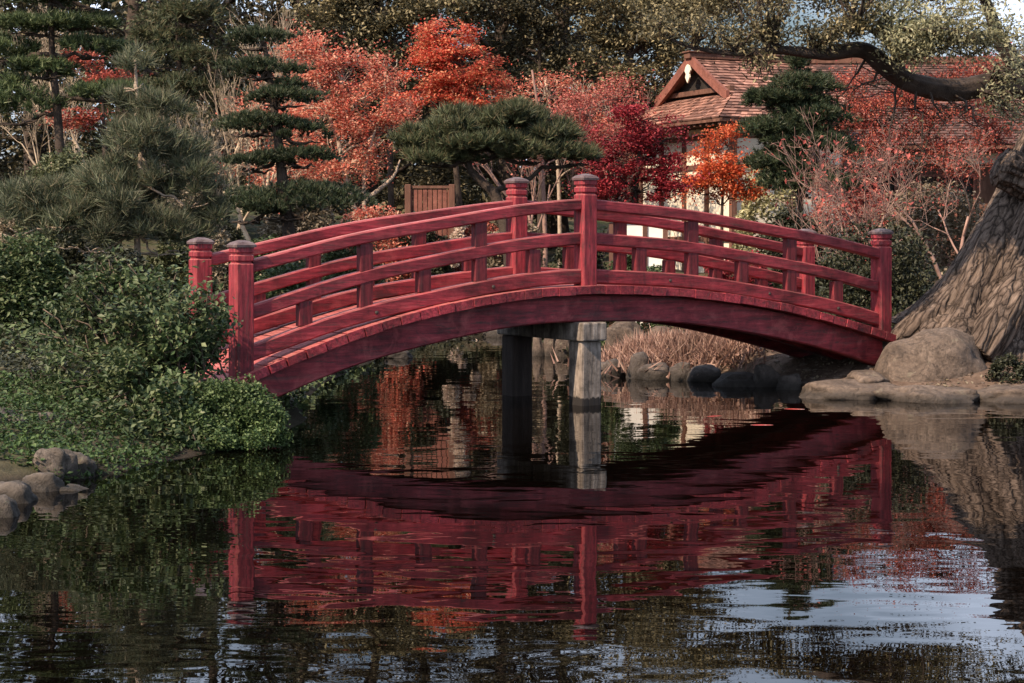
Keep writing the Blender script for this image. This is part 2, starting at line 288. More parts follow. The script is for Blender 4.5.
class MB:
    """collects pieces of ONE part"""
    def __init__(s): s.V = []; s.F4 = []; s.F3 = []; s.n = 0
    def add(s, V, F4=None, F3=None):
        V = np.asarray(V, float)
        if F4 is not None and len(F4): s.F4.append(np.asarray(F4) + s.n)
        if F3 is not None and len(F3): s.F3.append(np.asarray(F3) + s.n)
        s.V.append(V); s.n += len(V)
    def build(s, name, mat, parent=None, smooth=False, origin=None, bevel=0):
        V = np.concatenate(s.V)
        if origin is not None: V = V - np.asarray(origin)
        Fs = []
        if s.F4: Fs.append(np.concatenate(s.F4))
        if s.F3: Fs.append(np.concatenate(s.F3))
        o = bpy.data.objects.new(name, arr_mesh(name, V, Fs, mat, smooth)); COL.objects.link(o)
        if origin is not None and parent is None: o.location = tuple(origin)
        if parent is not None: o.parent = parent
        if bevel:
            b = o.modifiers.new('bevel', 'BEVEL'); b.width = bevel; b.segments = 2; b.limit_method = 'ANGLE'
        return o
    def box(s, lo, hi, R=None, at=(0, 0, 0)):
        lo = np.array(lo, float); hi = np.array(hi, float)
        V = np.array([[(lo, hi)[i][0], (lo, hi)[j][1], (lo, hi)[k][2]] for k in (0, 1) for j in (0, 1) for i in (0, 1)])
        if R is not None: V = V @ np.asarray(R).T
        V = V + np.asarray(at)
        s.add(V, [[0, 2, 3, 1], [4, 5, 7, 6], [0, 1, 5, 4], [2, 6, 7, 3], [0, 4, 6, 2], [1, 3, 7, 5]])
    def tube(s, P, r, k=6, cap=True):
        P = np.asarray(P, float); n = len(P); r = np.broadcast_to(np.asarray(r, float), (n,))
        T = np.gradient(P, axis=0); T /= np.linalg.norm(T, axis=1)[:, None] + 1e-9
        a = np.array([1.0, 0, 0]) if abs(T[0][0]) < 0.8 else np.array([0, 1.0, 0])
        V = []
        for i in range(n):
            a = a - T[i] * (a @ T[i]); a /= np.linalg.norm(a) + 1e-9
            b = np.cross(T[i], a)
            ang = np.linspace(0, 2 * np.pi, k, endpoint=False)
            V.append(P[i] + r[i] * (np.cos(ang)[:, None] * a + np.sin(ang)[:, None] * b))
        V = np.concatenate(V); F4 = []
        i = np.arange(n - 1)[:, None] * k; j = np.arange(k)[None, :]; j2 = (j + 1) % k
        F4 = np.stack([i + j, i + j2, i + k + j2, i + k + j], -1).reshape(-1, 4)
        F3 = []
        if cap:
            V = np.concatenate([V, P[-1:] + T[-1] * r[-1] * 0.3]); q = n * k
            F3 = [[(n - 1) * k + a_, (n - 1) * k + (a_ + 1) % k, q] for a_ in range(k)]
        s.add(V, F4, F3)

def unit(n):
    v = rng.normal(size=(n, 3)); return v / (np.linalg.norm(v, axis=1)[:, None] + 1e-9)

def norm(v): return v / (np.linalg.norm(v, axis=-1, keepdims=True) + 1e-9)

def leaves(mb, C, L, Wd, up=0.6, droop=0.0, fold=0.15, axis=None):
    """diamond leaves at C; up = how much blades lie flat, droop = how much tips hang"""
    n = len(C); L = L * rng.uniform(0.65, 1.3, n)[:, None]; Wd = Wd * rng.uniform(0.7, 1.25, n)[:, None]
    u = unit(n) if axis is None else norm(axis + 0.5 * unit(n))
    if axis is None: u[:, 2] *= (1 - up * 0.7)
    u[:, 2] -= droop; u = norm(u)
    nn = unit(n); nn[:, 2] = np.abs(nn[:, 2]) + up * 1.5
    v = norm(np.cross(nn, u)); w = np.cross(u, v)
    base = C - u * L * .5; tip = C + u * L * .5
    mid = C - u * L * .06
    a = mid + v * Wd * .5 + w * Wd * fold; b = mid - v * Wd * .5 + w * Wd * fold
    V = np.stack([base, a, tip, b], 1).reshape(-1, 3)
    i = np.arange(n)[:, None] * 4
    mb.add(V, i + np.array([[0, 1, 2, 3]]))

def needles(mb, C, D, per, L, w, spread=0.8):
    """tufts of thin needles at C, around direction D"""
    n = len(C)
    C = np.repeat(C, per, 0); D = np.repeat(D, per, 0)
    u = norm(D + spread * unit(n * per)); v = norm(np.cross(u, unit(n * per)))
    Ls = L * rng.uniform(0.6, 1.15, n * per)[:, None]
    C = C + unit(n * per) * L * 0.12
    V = np.stack([C - v * w, C + v * w, C + u * Ls], 1).reshape(-1, 3)
    mb.add(V, None, np.arange(n * per)[:, None] * 3 + np.array([[0, 1, 2]]))

def curve(p0, p1, sag=0.0, n=6, wob=0.03, lift=0.0):
    p0 = np.asarray(p0, float); p1 = np.asarray(p1, float); t = np.linspace(0, 1, n)[:, None]
    L = np.linalg.norm(p1 - p0)
    P = p0 + (p1 - p0) * t
    P[:, 2] += (lift * L * 4 * t * (1 - t))[:, 0]
    W_ = rng.normal(size=(n, 3)) * wob * L * np.sin(np.pi * t)
    return P + W_

def spline(pts, n=24):
    """Catmull-Rom through the points"""
    P = np.asarray(pts, float); P = np.vstack([2 * P[0] - P[1], P, 2 * P[-1] - P[-2]])
    out = []
    m = len(P) - 3
    for s in np.linspace(0, m - 1e-6, n):
        i = int(s); t = s - i; a, b, c, d = P[i:i + 4]
        out.append(0.5 * ((2 * b) + (c - a) * t + (2 * a - 5 * b + 4 * c - d) * t * t + (3 * b - a - 3 * c + d) * t ** 3))
    return np.array(out)

def branching(mb, tips, p, d, L, r, lv, spread=0.6, upb=0.15, k=5, kids=(2, 4), shrink=0.66, wob=0.10):
    """bare recursive branching"""
    n = 5; P = [np.asarray(p, float)]; d = d / np.linalg.norm(d)
    for i in range(n - 1):
        d = d + rng.normal(size=3) * wob; d[2] += upb * 0.3; d = d / np.linalg.norm(d)
        P.append(P[-1] + d * L / (n - 1))
    P = np.array(P); mb.tube(P, np.linspace(r, r * 0.55, n), max(3, k), cap=(lv == 0))
    if lv == 0: tips.extend([P[-1], P[2]]); return
    for c in range(rng.integers(kids[0], kids[1] + 1)):
        t = rng.uniform(0.4, 1.0); q = P[min(n - 1, int(t * (n - 1) + 0.5))]
        nd = d + spread * unit(1)[0] * 1.3; nd[2] += upb
        branching(mb, tips, q, nd, L * shrink * rng.uniform(0.75, 1.2), max(.0036, r * 0.55 * (1 - 0.2 * t) + 0.001), lv - 1, spread, upb, k - 1, kids, shrink, wob)

# ------------------------------------------------------------------ ground and water
POND = np.array([(-3.15, 8.9), (-2.85, 10.2), (-2.42, 11.1), (-2.0, 12.1), (-1.62, 13.0), (-1.62, 14.2), (-1.88, 16), (-1.84, 18.2), (-1.6, 21),
    (-1.53, 22.6), (-1.1, 25.0), (-.2, 26.2), (.35, 25.2), (.3, 22.0), (1.05, 21.4), (1.1, 19.2), (1.55, 18.4), (2.38, 18.0), (2.67, 17.3), (3.2, 16.2),
    (4.5, 15.8), (8, 15.4), (11, 13), (11, 3), (6, 1.2), (0, 1.2), (-3, 2.2), (-5.0, 4), (-4.6, 6.5), (-3.6, 8)])

def pond_dist(X, Y):
    """distance to the shore, negative over the water"""
    p = np.stack([X, Y], -1); best = np.full(X.shape, 1e9); inside = np.zeros(X.shape, bool); m = len(POND)
    for i in range(m):
        a = POND[i]; b = POND[(i + 1) % m]; e = b - a
        t = np.clip(((p - a) @ e) / (e @ e), 0, 1); q = a + t[..., None] * e
        best = np.minimum(best, np.linalg.norm(p - q, axis=-1))
        cond = (a[1] > Y) != (b[1] > Y)
        xi = (b[0] - a[0]) * (Y - a[1]) / ((b[1] - a[1]) + 1e-12) + a[0]
        inside ^= cond & (X < xi)
    return np.where(inside, -best, best)

def ground_z(X, Y):
    X = np.asarray(X, float); Y = np.asarray(Y, float)
    s = pond_dist(X, Y)
    bank = np.where(s < 0, np.maximum(-0.6, s * 0.9), 0.46 * (1 - np.exp(-np.maximum(s, 0) / 1.15)))
    far = np.clip(Y - 19, 0, 80) * 0.022 + np.clip(Y - 40, 0, 60) * 0.05
    left = np.clip(-X - 3.2, 0, 6) * 0.10
    w = np.clip(s / 2.0, 0, 1)
    wob = 0.035 * (np.sin(X * 2.3 + Y * 1.1) * np.sin(Y * 1.9 - X * .7)) + 0.015 * np.sin(X * 7.1) * np.sin(Y * 6.3)
    return bank + (far + left) * w + wob * np.clip(s * 3 + 0.4, 0, 1)

def gz(x, y): return float(ground_z(np.array([x]), np.array([y]))[0])

def axis_pts(lo, hi, c0, c1, step, grow=1.12):
    mid = list(np.arange(c0, c1, step)); a = []; s = step; x = c0
    while x > lo: s *= grow; x -= s; a.append(x)
    b = []; s = step; x = mid[-1]
    while x < hi: s *= grow; x += s; b.append(x)
    return np.array(a[::-1] + mid + b)

def build_ground():
    xs = axis_pts(-220, 220, -5.5, 8.5, 0.11); ys = axis_pts(-60, 330, 5.0, 27.0, 0.13)
    X, Y = np.meshgrid(xs, ys); Z = ground_z(X, Y)
    V = np.stack([X, Y, Z], -1).reshape(-1, 3); nx = len(xs); ny = len(ys)
    i = (np.arange(ny - 1)[:, None] * nx + np.arange(nx - 1)[None, :]).reshape(-1)
    Fq = np.stack([i, i + 1, i + nx + 1, i + nx], -1)
    m, n, l, p = mat_new('garden_soil')
    tc = n.new('ShaderNodeTexCoord')
    a = node(n, 'ShaderNodeTexNoise', Scale=0.9, Detail=6.0, Roughness=0.6); l.new(tc.outputs['Object'], a.inputs['Vector'])
    b = node(n, 'ShaderNodeTexNoise', Scale=9.0, Detail=8.0, Roughness=0.75); l.new(tc.outputs['Object'], b.inputs['Vector'])
    soil = ramp(n, [(0.3, (0.045, 0.030, 0.022)), (0.5, (0.115, 0.080, 0.060)), (0.72, (0.21, 0.155, 0.12))]); l.new(b.outputs[0], soil.inputs[0])
    moss = ramp(n, [(0.3, (0.02, 0.03, 0.012)), (0.7, (0.06, 0.075, 0.03))]); l.new(b.outputs[0], moss.inputs[0])
    # grass on the left and beyond the pond, bare trodden earth on the right bank
    sx = n.new('ShaderNodeSeparateXYZ'); l.new(tc.outputs['Object'], sx.inputs[0])
    mr = node(n, 'ShaderNodeMapRange'); mr.inputs[1].default_value = 0.6; mr.inputs[2].default_value = 2.8; mr.inputs[3].default_value = 0.9; mr.inputs[4].default_value = 0.0
    l.new(sx.outputs[0], mr.inputs[0])
    far = node(n, 'ShaderNodeMapRange'); far.inputs[1].default_value = 18.5; far.inputs[2].default_value = 21; l.new(sx.outputs[1], far.inputs[0])
    mxx = node(n, 'ShaderNodeMath', operation='MAXIMUM'); l.new(mr.outputs[0], mxx.inputs[0]); l.new(far.outputs[0], mxx.inputs[1])
    am = ramp(n, [(0.38, 0.35), (0.6, 1.0)]); l.new(a.outputs[0], am.inputs[0])
    fm = node(n, 'ShaderNodeMath', operation='MULTIPLY'); l.new(mxx.outputs[0], fm.inputs[0]); l.new(am.outputs[0], fm.inputs[1])
    col = mixc(n, l, fm.outputs[0], soil.outputs[0], moss.outputs[0])
    wz = node(n, 'ShaderNodeMath', operation='MULTIPLY_ADD'); wz.inputs[1].default_value = -.08; l.new(b.outputs[0], wz.inputs[0]); l.new(sx.outputs[2], wz.inputs[2])
    wr = ramp(n, [(0.0, 0.8), (0.04, 0.0)]); l.new(wz.outputs[0], wr.inputs[0])
    l.new(mixc(n, l, wr.outputs[0], col, (0.016, 0.012, 0.009)), p.inputs['Base Color'])
    bp = node(n, 'ShaderNodeBump', Strength=0.8, Distance=0.04); l.new(b.outputs[0], bp.inputs['Height']); l.new(bp.outputs[0], p.inputs['Normal'])
    p.inputs['Roughness'].default_value = 0.92; p.inputs['Specular IOR Level'].default_value = 0.2
    o = bpy.data.objects.new('ground', arr_mesh('ground', V, [Fq], m, True)); COL.objects.link(o); o['kind'] = 'structure'

def build_water():
    xs = np.array([-6.0, 12.5]); ys = np.array([0.0, 28.0])
    V = [(xs[0], ys[0], 0), (xs[1], ys[0], 0), (xs[1], ys[1], 0), (xs[0], ys[1], 0)]
    m, n, l, p = mat_new('pond_water')
    p.inputs['Base Color'].default_value = (0.0014, 0.0010, 0.0007, 1); p.inputs['Roughness'].default_value = 0.006
    p.inputs['IOR'].default_value = 1.45; p.inputs['Specular IOR Level'].default_value = 0.5
    tc = n.new('ShaderNodeTexCoord'); mp = n.new('ShaderNodeMapping'); mp.inputs['Scale'].default_value = (0.8, 1.35, 1)
    mp.inputs['Rotation'].default_value = (0, 0, math.radians(8))
    l.new(tc.outputs['Object'], mp.inputs[0])
    a = node(n, 'ShaderNodeTexNoise', Scale=2.0, Detail=1.0, Roughness=0.4, Distortion=0.5); l.new(mp.outputs[0], a.inputs['Vector'])
    f = node(n, 'ShaderNodeTexNoise', Scale=7.0, Detail=1.0, Roughness=0.4, Distortion=0.3); l.new(mp.outputs[0], f.inputs['Vector'])
    b = node(n, 'ShaderNodeTexNoise', Scale=0.6, Detail=1.0); l.new(tc.outputs['Object'], b.inputs['Vector'])
    calm = ramp(n, [(0.35, 0.4), (0.65, 1.0)]); l.new(b.outputs[0], calm.inputs[0])
    ff = node(n, 'ShaderNodeMath', operation='MULTIPLY_ADD'); ff.inputs[1].default_value = .16; l.new(f.outputs[0], ff.inputs[0]); l.new(a.outputs[0], ff.inputs[2])
    mu = node(n, 'ShaderNodeMath', operation='MULTIPLY'); l.new(ff.outputs[0], mu.inputs[0]); l.new(calm.outputs[0], mu.inputs[1])
    bp = node(n, 'ShaderNodeBump', Strength=1.0, Distance=0.0042); l.new(mu.outputs[0], bp.inputs['Height']); l.new(bp.outputs[0], p.inputs['Normal'])
    o = bpy.data.objects.new('water', arr_mesh('water', V, [[(0, 1, 2, 3)]], m)); COL.objects.link(o); o['kind'] = 'structure'

build_ground(); build_water()

# ------------------------------------------------------------------ the bridge
BL, BR = np.array([-2.085, 13.85]), np.array([3.575, 17.44])
BLEN = float(np.linalg.norm(BR - BL)); BTH = math.atan2(BR[1] - BL[1], BR[0] - BL[0]); BW = 1.093
XL, XM, XR = -BLEN / 2, -0.134, BLEN / 2

def build_bridge():
    mid = (BL + BR) / 2; far = np.array([-math.sin(BTH), math.cos(BTH)])
    c = mid + far * BW / 2
    root = empty('arched_bridge', (c[0], c[1], 0), 'crimson wooden arched footbridge with double railings over the pond', 'bridge', rz=BTH)
    def prof(zl, zm, zr, k):
        def z(x):
            x = np.asarray(x, float)
            t = np.where(x < XM, (x - XL) / (XM - XL), (XR - x) / (XR - XM)); e = np.where(x < XM, zl, zr)
            return e + (zm - e) * (t + k * (t - t * t))
        return z
    deck = prof(0.40, 1.03, 0.52, 1.0)
    under = prof(0.095, 0.72, 0.18, 1.0)
    def sweep(mb, x0, x1, zf, h, y, w, n=16, zt=None, zb=None):
        xs = np.linspace(x0, x1, n); V = []
        for x in xs:
            top = zt(x) if zt else zf(x) + h / 2; bot = zb(x) if zb else zf(x) - h / 2
            c_ = 0.012
            jy = 0.004 * math.sin(x * 5.1 + y * 9); jz = 0.005 * math.sin(x * 3.7 + y * 4)
            for (yy, zz) in ((-w/2, bot + c_), (-w/2 + c_, bot), (w/2 - c_, bot), (w/2, bot + c_), (w/2, top - c_), (w/2 - c_, top), (-w/2 + c_, top), (-w/2, top - c_)):
                V.append((x, y + yy + jy, zz + jz))
        F4 = []
        for i in range(n - 1):
            for k in range(8): F4.append((i * 8 + k, (i + 1) * 8 + k, (i + 1) * 8 + (k + 1) % 8, i * 8 + (k + 1) % 8))
        e = (n - 1) * 8
        for b, fl in ((0, 1), (e, -1)):
            for q in ((0, 1, 2, 3), (0, 3, 4, 7), (7, 4, 5, 6)):
                F4.append(tuple(b + k for k in q)[::fl])
        mb.add(V, F4)
    # deck: cross planks with ragged ends, one part
    mb = MB(); x = XL - 0.17; pw = 0.172
    while x < XR + 0.25:
        w = pw * random.uniform(0.85, 1.12); xm = x + w / 2
        xc = min(max(xm, XL - 0.25), XR + 0.25)
        z = float(deck(xc)); sl = float(deck(xc + 0.05) - deck(xc - 0.05)) / 0.1; a = math.atan(sl)
        R = [[math.cos(a), 0, -math.sin(a)], [0, 1, 0], [math.sin(a), 0, math.cos(a)]]
        ex = random.uniform(-0.006, 0.008); th = 0.074 + random.uniform(-.003, .004)
        mb.box((-w / 2 + .002, -BW / 2 - 0.14 - ex, -th), (w / 2 - .001, BW / 2 + 0.14 + ex, random.uniform(-.003, .003)), R, (xm, 0, z))
        x += w
    mb.build('deck', M['red_deck'], root, bevel=0.003)
    for sgn in (-1, 1):
        yb = sgn * BW / 2
        mb = MB(); sweep(mb, XL - 0.22, XR + 0.12, None, 0, yb - sgn * 0.03, 0.11, 40, zt=lambda q: deck(q) - 0.078, zb=lambda q: under(q))
        mb.build('arch_girder', M['red_girder'], root)
    mb = MB(); sweep(mb, XL - .15, XR + .1, None, 0, 0, 0.12, 40, zt=lambda q: deck(q) - 0.08, zb=lambda q: under(q) + 0.03)
    mb.build('arch_girder', M['red_girder'], root)
    tr = prof(1.21, 1.737, 1.275, 0.5); mr = prof(0.85, 1.443, 0.955, 0.62); br = prof(0.535, 1.115, 0.64, 0.8)
    pt = prof(1.405, 1.975, 1.51, 0)
    for sgn in (-1, 1):
        y = sgn * BW / 2; xl = XL + (.12 if sgn > 0 else 0)
        for k, xp in enumerate((xl, XM, XR)):
            zt = float(pt(xp)); zb = float(deck(xp)) - (0.0 if k == 1 else 0.03)
            hw = 0.078
            mb = MB(); V = []; rings = [(zb, hw), (zt - .165, hw), (zt - .155, hw - .012), (zt - .145, hw - .012), (zt - .135, hw), (zt - .10, hw), (zt - .092, hw - .012), (zt - .08, hw - .012), (zt - .072, hw), (zt - .03, hw)]
            ch = 0.016
            for (z, h) in rings:
                for (a, b) in ((-h + ch, -h), (h - ch, -h), (h, -h + ch), (h, h - ch), (h - ch, h), (-h + ch, h), (-h, h - ch), (-h, -h + ch)):
                    V.append((a, b, z))
            F4 = [(i * 8 + j, i * 8 + (j + 1) % 8, (i + 1) * 8 + (j + 1) % 8, (i + 1) * 8 + j) for i in range(len(rings) - 1) for j in range(8)]
            mb.add(V, F4)
            tl = math.radians(random.uniform(-0.8, 0.8))
            po = mb.build('post', M['red_post'], root); po.location = (xp, y, 0); po.rotation_euler = (0, tl * 0.3, 0)
            cb = MB(); V = []; rings = [(zt - .034, .078), (zt - .034, .090), (zt - .016, .092), (zt + .004, .07), (zt + .022, .02)]
            for (z, h) in rings:
                c_ = h * .15
                for (a, b) in ((-h + c_, -h), (h - c_, -h), (h, -h + c_), (h, h - c_), (h - c_, h), (-h + c_, h), (-h, h - c_), (-h, -h + c_)): V.append((a, b, z))
            F4 = [(i * 8 + j, i * 8 + (j + 1) % 8, (i + 1) * 8 + (j + 1) % 8, (i + 1) * 8 + j) for i in range(4) for j in range(8)]
            F4 += [(32, 33, 34, 35), (32, 35, 36, 39), (39, 36, 37, 38)]
            cb.add(V, F4); cb.build('post_cap', M['cap'], po)
        for (x0, x1) in ((xl + .074, XM - .074), (XM + .074, XR - .074)):
            for nm, zf, h, w in (('top_rail', tr, 0.098, 0.115), ('middle_rail', mr, 0.108, 0.085), ('bottom_rail', br, 0.125, 0.105)):
                mb = MB(); sweep(mb, x0, x1, zf, h, y, w); mb.build(nm, M['red_long'], root)
            n = 6
            for i in range(1, n):
                x = x0 - .074 + (x1 - x0 + .148) * i / n
                full = i % 2 == 0
                zb = float(br(x)) + .055; zt = float(tr(x)) - .045 if full else float(mr(x)) - .05
                mb = MB(); h = 0.058
                mb.box((-h, -.036, zb), (h, .036, zt))
                b = mb.build('baluster' if full else 'short_baluster', M['red_baluster_shaded'], root, bevel=.006); b.location = (x, y, 0)
    # bolt heads on the near railing's lower rails
    for xb in (-2.2, -1.1, .75, 1.9, 2.75):
        bo = MB(); yb = -BW / 2 - .052; zb = float(br(xb)) - .005
        bo.tube([(0, 0, 0), (0, -.006, 0), (0, -.012, 0)], [.016, .016, .011], 8); q = bo.build('bolt', M['dark_iron'], root); q.location = (xb, yb, zb)
    # pier: two uprights in the pond under a crossbeam
    for sgn in (-1, 1):
        mb = MB(); h = 0.105
        zt = float(under(XM)) - 0.165
        ang = np.linspace(0, 2 * np.pi, 12, endpoint=False) + .2
        rings = [(-.6, 1.0), (.02, 1.0), (.25, .99), (zt, .97)]
        for (z, s_) in [(0, 0)]: pass
        mb.box((-h, -h, -.6), (h, h, zt))
        o = mb.build('pier_post', M['pier'] if sgn < 0 else M['pier_shaded'], root, bevel=.02); o.location = (XM, sgn * (BW / 2 + .0), 0)
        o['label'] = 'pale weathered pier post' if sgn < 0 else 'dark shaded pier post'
    mb = MB(); zt = float(under(XM)); mb.box((-.13, -BW / 2 - .15, zt - .165), (.13, BW / 2 + .15, zt - .004))
    o = mb.build('crossbeam', M['pier'], root, bevel=.015); o.location = (XM, 0, 0)
build_bridge()

# ------------------------------------------------------------------ rocks
def rock(name, label, c, size, mat, seed=0, group=None, rz=0.0, flat=0.25, cat='rock', sub=4, amp=0.22):
    import bmesh
    bm = bmesh.new(); bmesh.ops.create_icosphere(bm, subdivisions=sub, radius=1.0)
    off = Vector((seed * 3.7, seed * 1.3, seed * 2.1))
    for v in bm.verts:
        p = v.co.copy()
        k = 1 + amp * mnoise.noise(p * 1.1 + off) * 1.6 + amp * .45 * mnoise.noise(p * 2.6 + off) + amp * .16 * mnoise.noise(p * 7 + off)
        # squared-off faces
        q = Vector([math.copysign(abs(a) ** 0.8, a) for a in p]) * k
        if q.z < -flat: q.z = -flat + (q.z + flat) * .3
        v.co = Vector((q.x * size[0], q.y * size[1], q.z * size[2]))
    me = bpy.data.meshes.new(name); bm.to_mesh(me); bm.free(); me.materials.append(mat)
    for p in me.polygons: p.use_smooth = True
    o = bpy.data.objects.new(name, me); COL.objects.link(o); o.location = tuple(c); o.rotation_euler = (0, 0, rz)
    return tag(o, label, cat, group)

def rock_px(label, px, py0, py1, wpx, d, mat='stone', seed=0, group=None, name='rock', depth=None, **kw):
    """rock spanning rows py0..py1 and wpx columns in the photograph, d metres away"""
    top = at(px, py0, d); bot = at(px, py1, d); hx = wpx / F * d / 2; hz = (top[2] - bot[2]) / 2
    hz2 = hz / 0.64
    c = np.array([top[0], d + (depth or hx * .7) * .3, top[2] - hz2 * 0.95])
    return rock(name, label, c, (hx, depth or hx * .75, hz2), M[mat], seed, group, **kw)

rk = 'rocks along the left bank'
M['stone_bank'] = stone_mat('mossy_brown_stone', (0.030, 0.026, 0.018), (0.095, 0.078, 0.062), (0.19, 0.16, 0.135), (0.10, 0.105, 0.06))
rock_px('largest brown rock of the left shore, topmost on its pile', 52, 448, 480, 42, 10.7, 'stone_bank', 3, rk, amp=.3)
rock_px('tan rock right of the largest rock on the left shore', 82, 454, 482, 32, 10.9, 'stone_bank', 5, rk, amp=.3)
rock_px('flattish rock below the largest rock at the left shore', 38, 474, 495, 46, 10.3, 'stone_bank', 8, rk, amp=.3)
rock_px('wide flat grey rock lowest on the left waterline', 14, 484, 508, 50, 9.9, 'stone_bank', 9, rk, amp=.3)
rock_px('low rock half hidden at the left edge above the waterline', -8, 500, 530, 50, 9.35, 'stone_bank', 11, rk, amp=.3)
rock_px('grey rock beside the green groundcover under the shrub', 55, 416, 444, 38, 11.8, 'stone_bank', 13, rk, amp=.3)
rock_px('dark grey rock in the green groundcover at the left edge', 2, 410, 442, 52, 11.6, 'stone_dark', 15, rk, amp=.25)
rock_px('low brown rock at the foot of the leafy shrub', 112, 466, 484, 36, 11.2, 'stone_bank', 17, rk, amp=.3)
rock_px('small flat rock just above the water left of the leafy shrub', 70, 486, 500, 34, 10.35, 'stone_bank', 19, rk, amp=.3)

rock_px('large smooth tan boulder at the right foot of the bridge', 938, 334, 389, 104, 16.7, 'stone', 21, name='boulder', cat='boulder', amp=.20, depth=.40)
rock_px('brown boulder at the right edge behind the tan boulder', 1012, 345, 378, 60, 17.2, 'stone', 23, name='boulder', cat='boulder', amp=.15)
le = 'flat stone ledges along the right waterline'
for k, (px, y0, y1, w, d, lab) in enumerate([
    (846, 384, 402, 96, 16.25, 'long flat brown ledge left of the tan boulder at the waterline'),
    (932, 387, 404, 104, 15.95, 'long flat ledge right under the tan boulder at the waterline'),
    (1010, 388, 404, 70, 15.9, 'flat ledge at the right edge of the waterline'),
    (868, 374, 388, 40, 16.6, 'small worn stone between the bridge end and the tan boulder')]):
    rock_px(lab, px, y0, y1, w, d, 'stone', 81 + k, le, name='stone_ledge', cat='ledge', amp=.3, depth=.35)
ru = 'rocks along the far shore under the bridge'
for k, (px, y0, y1, w, d, lab) in enumerate([
    (612, 360, 380, 26, 18.7, 'dark rock right behind the pale pier post'),
    (640, 358, 383, 30, 18.5, 'angular dark rock second right of the pier posts'),
    (656, 364, 382, 34, 18.3, 'rounded dark rock below the dry grass clump'),
    (680, 364, 382, 22, 18.2, 'small dark rock below the right half of the dry grass'),
    (704, 364, 383, 34, 18.1, 'long dark rock at the right end of the dry grass'),
    (738, 374, 392, 44, 17.5, 'pointed grey slab at the waterline under the right arch'),
    (768, 366, 388, 26, 17.4, 'rounded brown stone against the shaded bank under the arch'),
    (790, 374, 390, 24, 17.1, 'small brown stone lowest under the right arch')]):
    rock_px(lab, px, y0, y1, w, d, 'stone_dark', 31 + k, ru)
rl = 'upright edging stones across the pond'
for k, (px, y0, y1, w, d, lab) in enumerate([
    (538, 337, 358, 13, 21.9, 'leftmost upright edging stone seen between the pier posts'),
    (550, 334, 358, 13, 21.9, 'narrow upright edging stone second between the pier posts'),
    (563, 335, 358, 15, 21.8, 'blocky upright edging stone third between the pier posts'),
    (624, 322, 350, 40, 20.5, 'large pale stone above the dry grass beside the pale pier'),
    (664, 328, 350, 40, 20.6, 'pale flat stone behind the middle of the dry grass'),
    (722, 335, 356, 42, 19.8, 'pale stone behind the right end of the dry grass')]):
    rock_px(lab, px, y0, y1, w, d, 'stone', 51 + k, rl if k < 3 else 'pale stones behind the dry grass')
# far shore edging on the left half, seen below the arch
for k, (px, y0, y1, w, d, lab) in enumerate([
    (398, 350, 358, 26, 21.5, 'flat stone on the far shore left of the piers'),
    (496, 330, 339, 26, 26.0, 'low stone at the far end of the pond beside the dark pier')]):
    rock_px(lab, px, y0, y1, w, d, 'stone_dark', 71 + k, ru)

# ------------------------------------------------------------------ plants
def ell(n, c, R, shell=0.5):
    u = unit(n); r = rng.uniform(0, 1, n) ** (1 / 3.0); r = r * (1 - shell) + shell * rng.uniform(0.75, 1.0, n)
    return np.asarray(c) + u * r[:, None] * np.asarray(R)

def blob_world(b, d0):
    px, py, rx, ry = b[:4]; d = b[4] if len(b) > 4 else d0
    c = at(px, py, d); s = d / F
    return c, np.array([rx * s, max(rx, ry) * s * 0.85, ry * s])

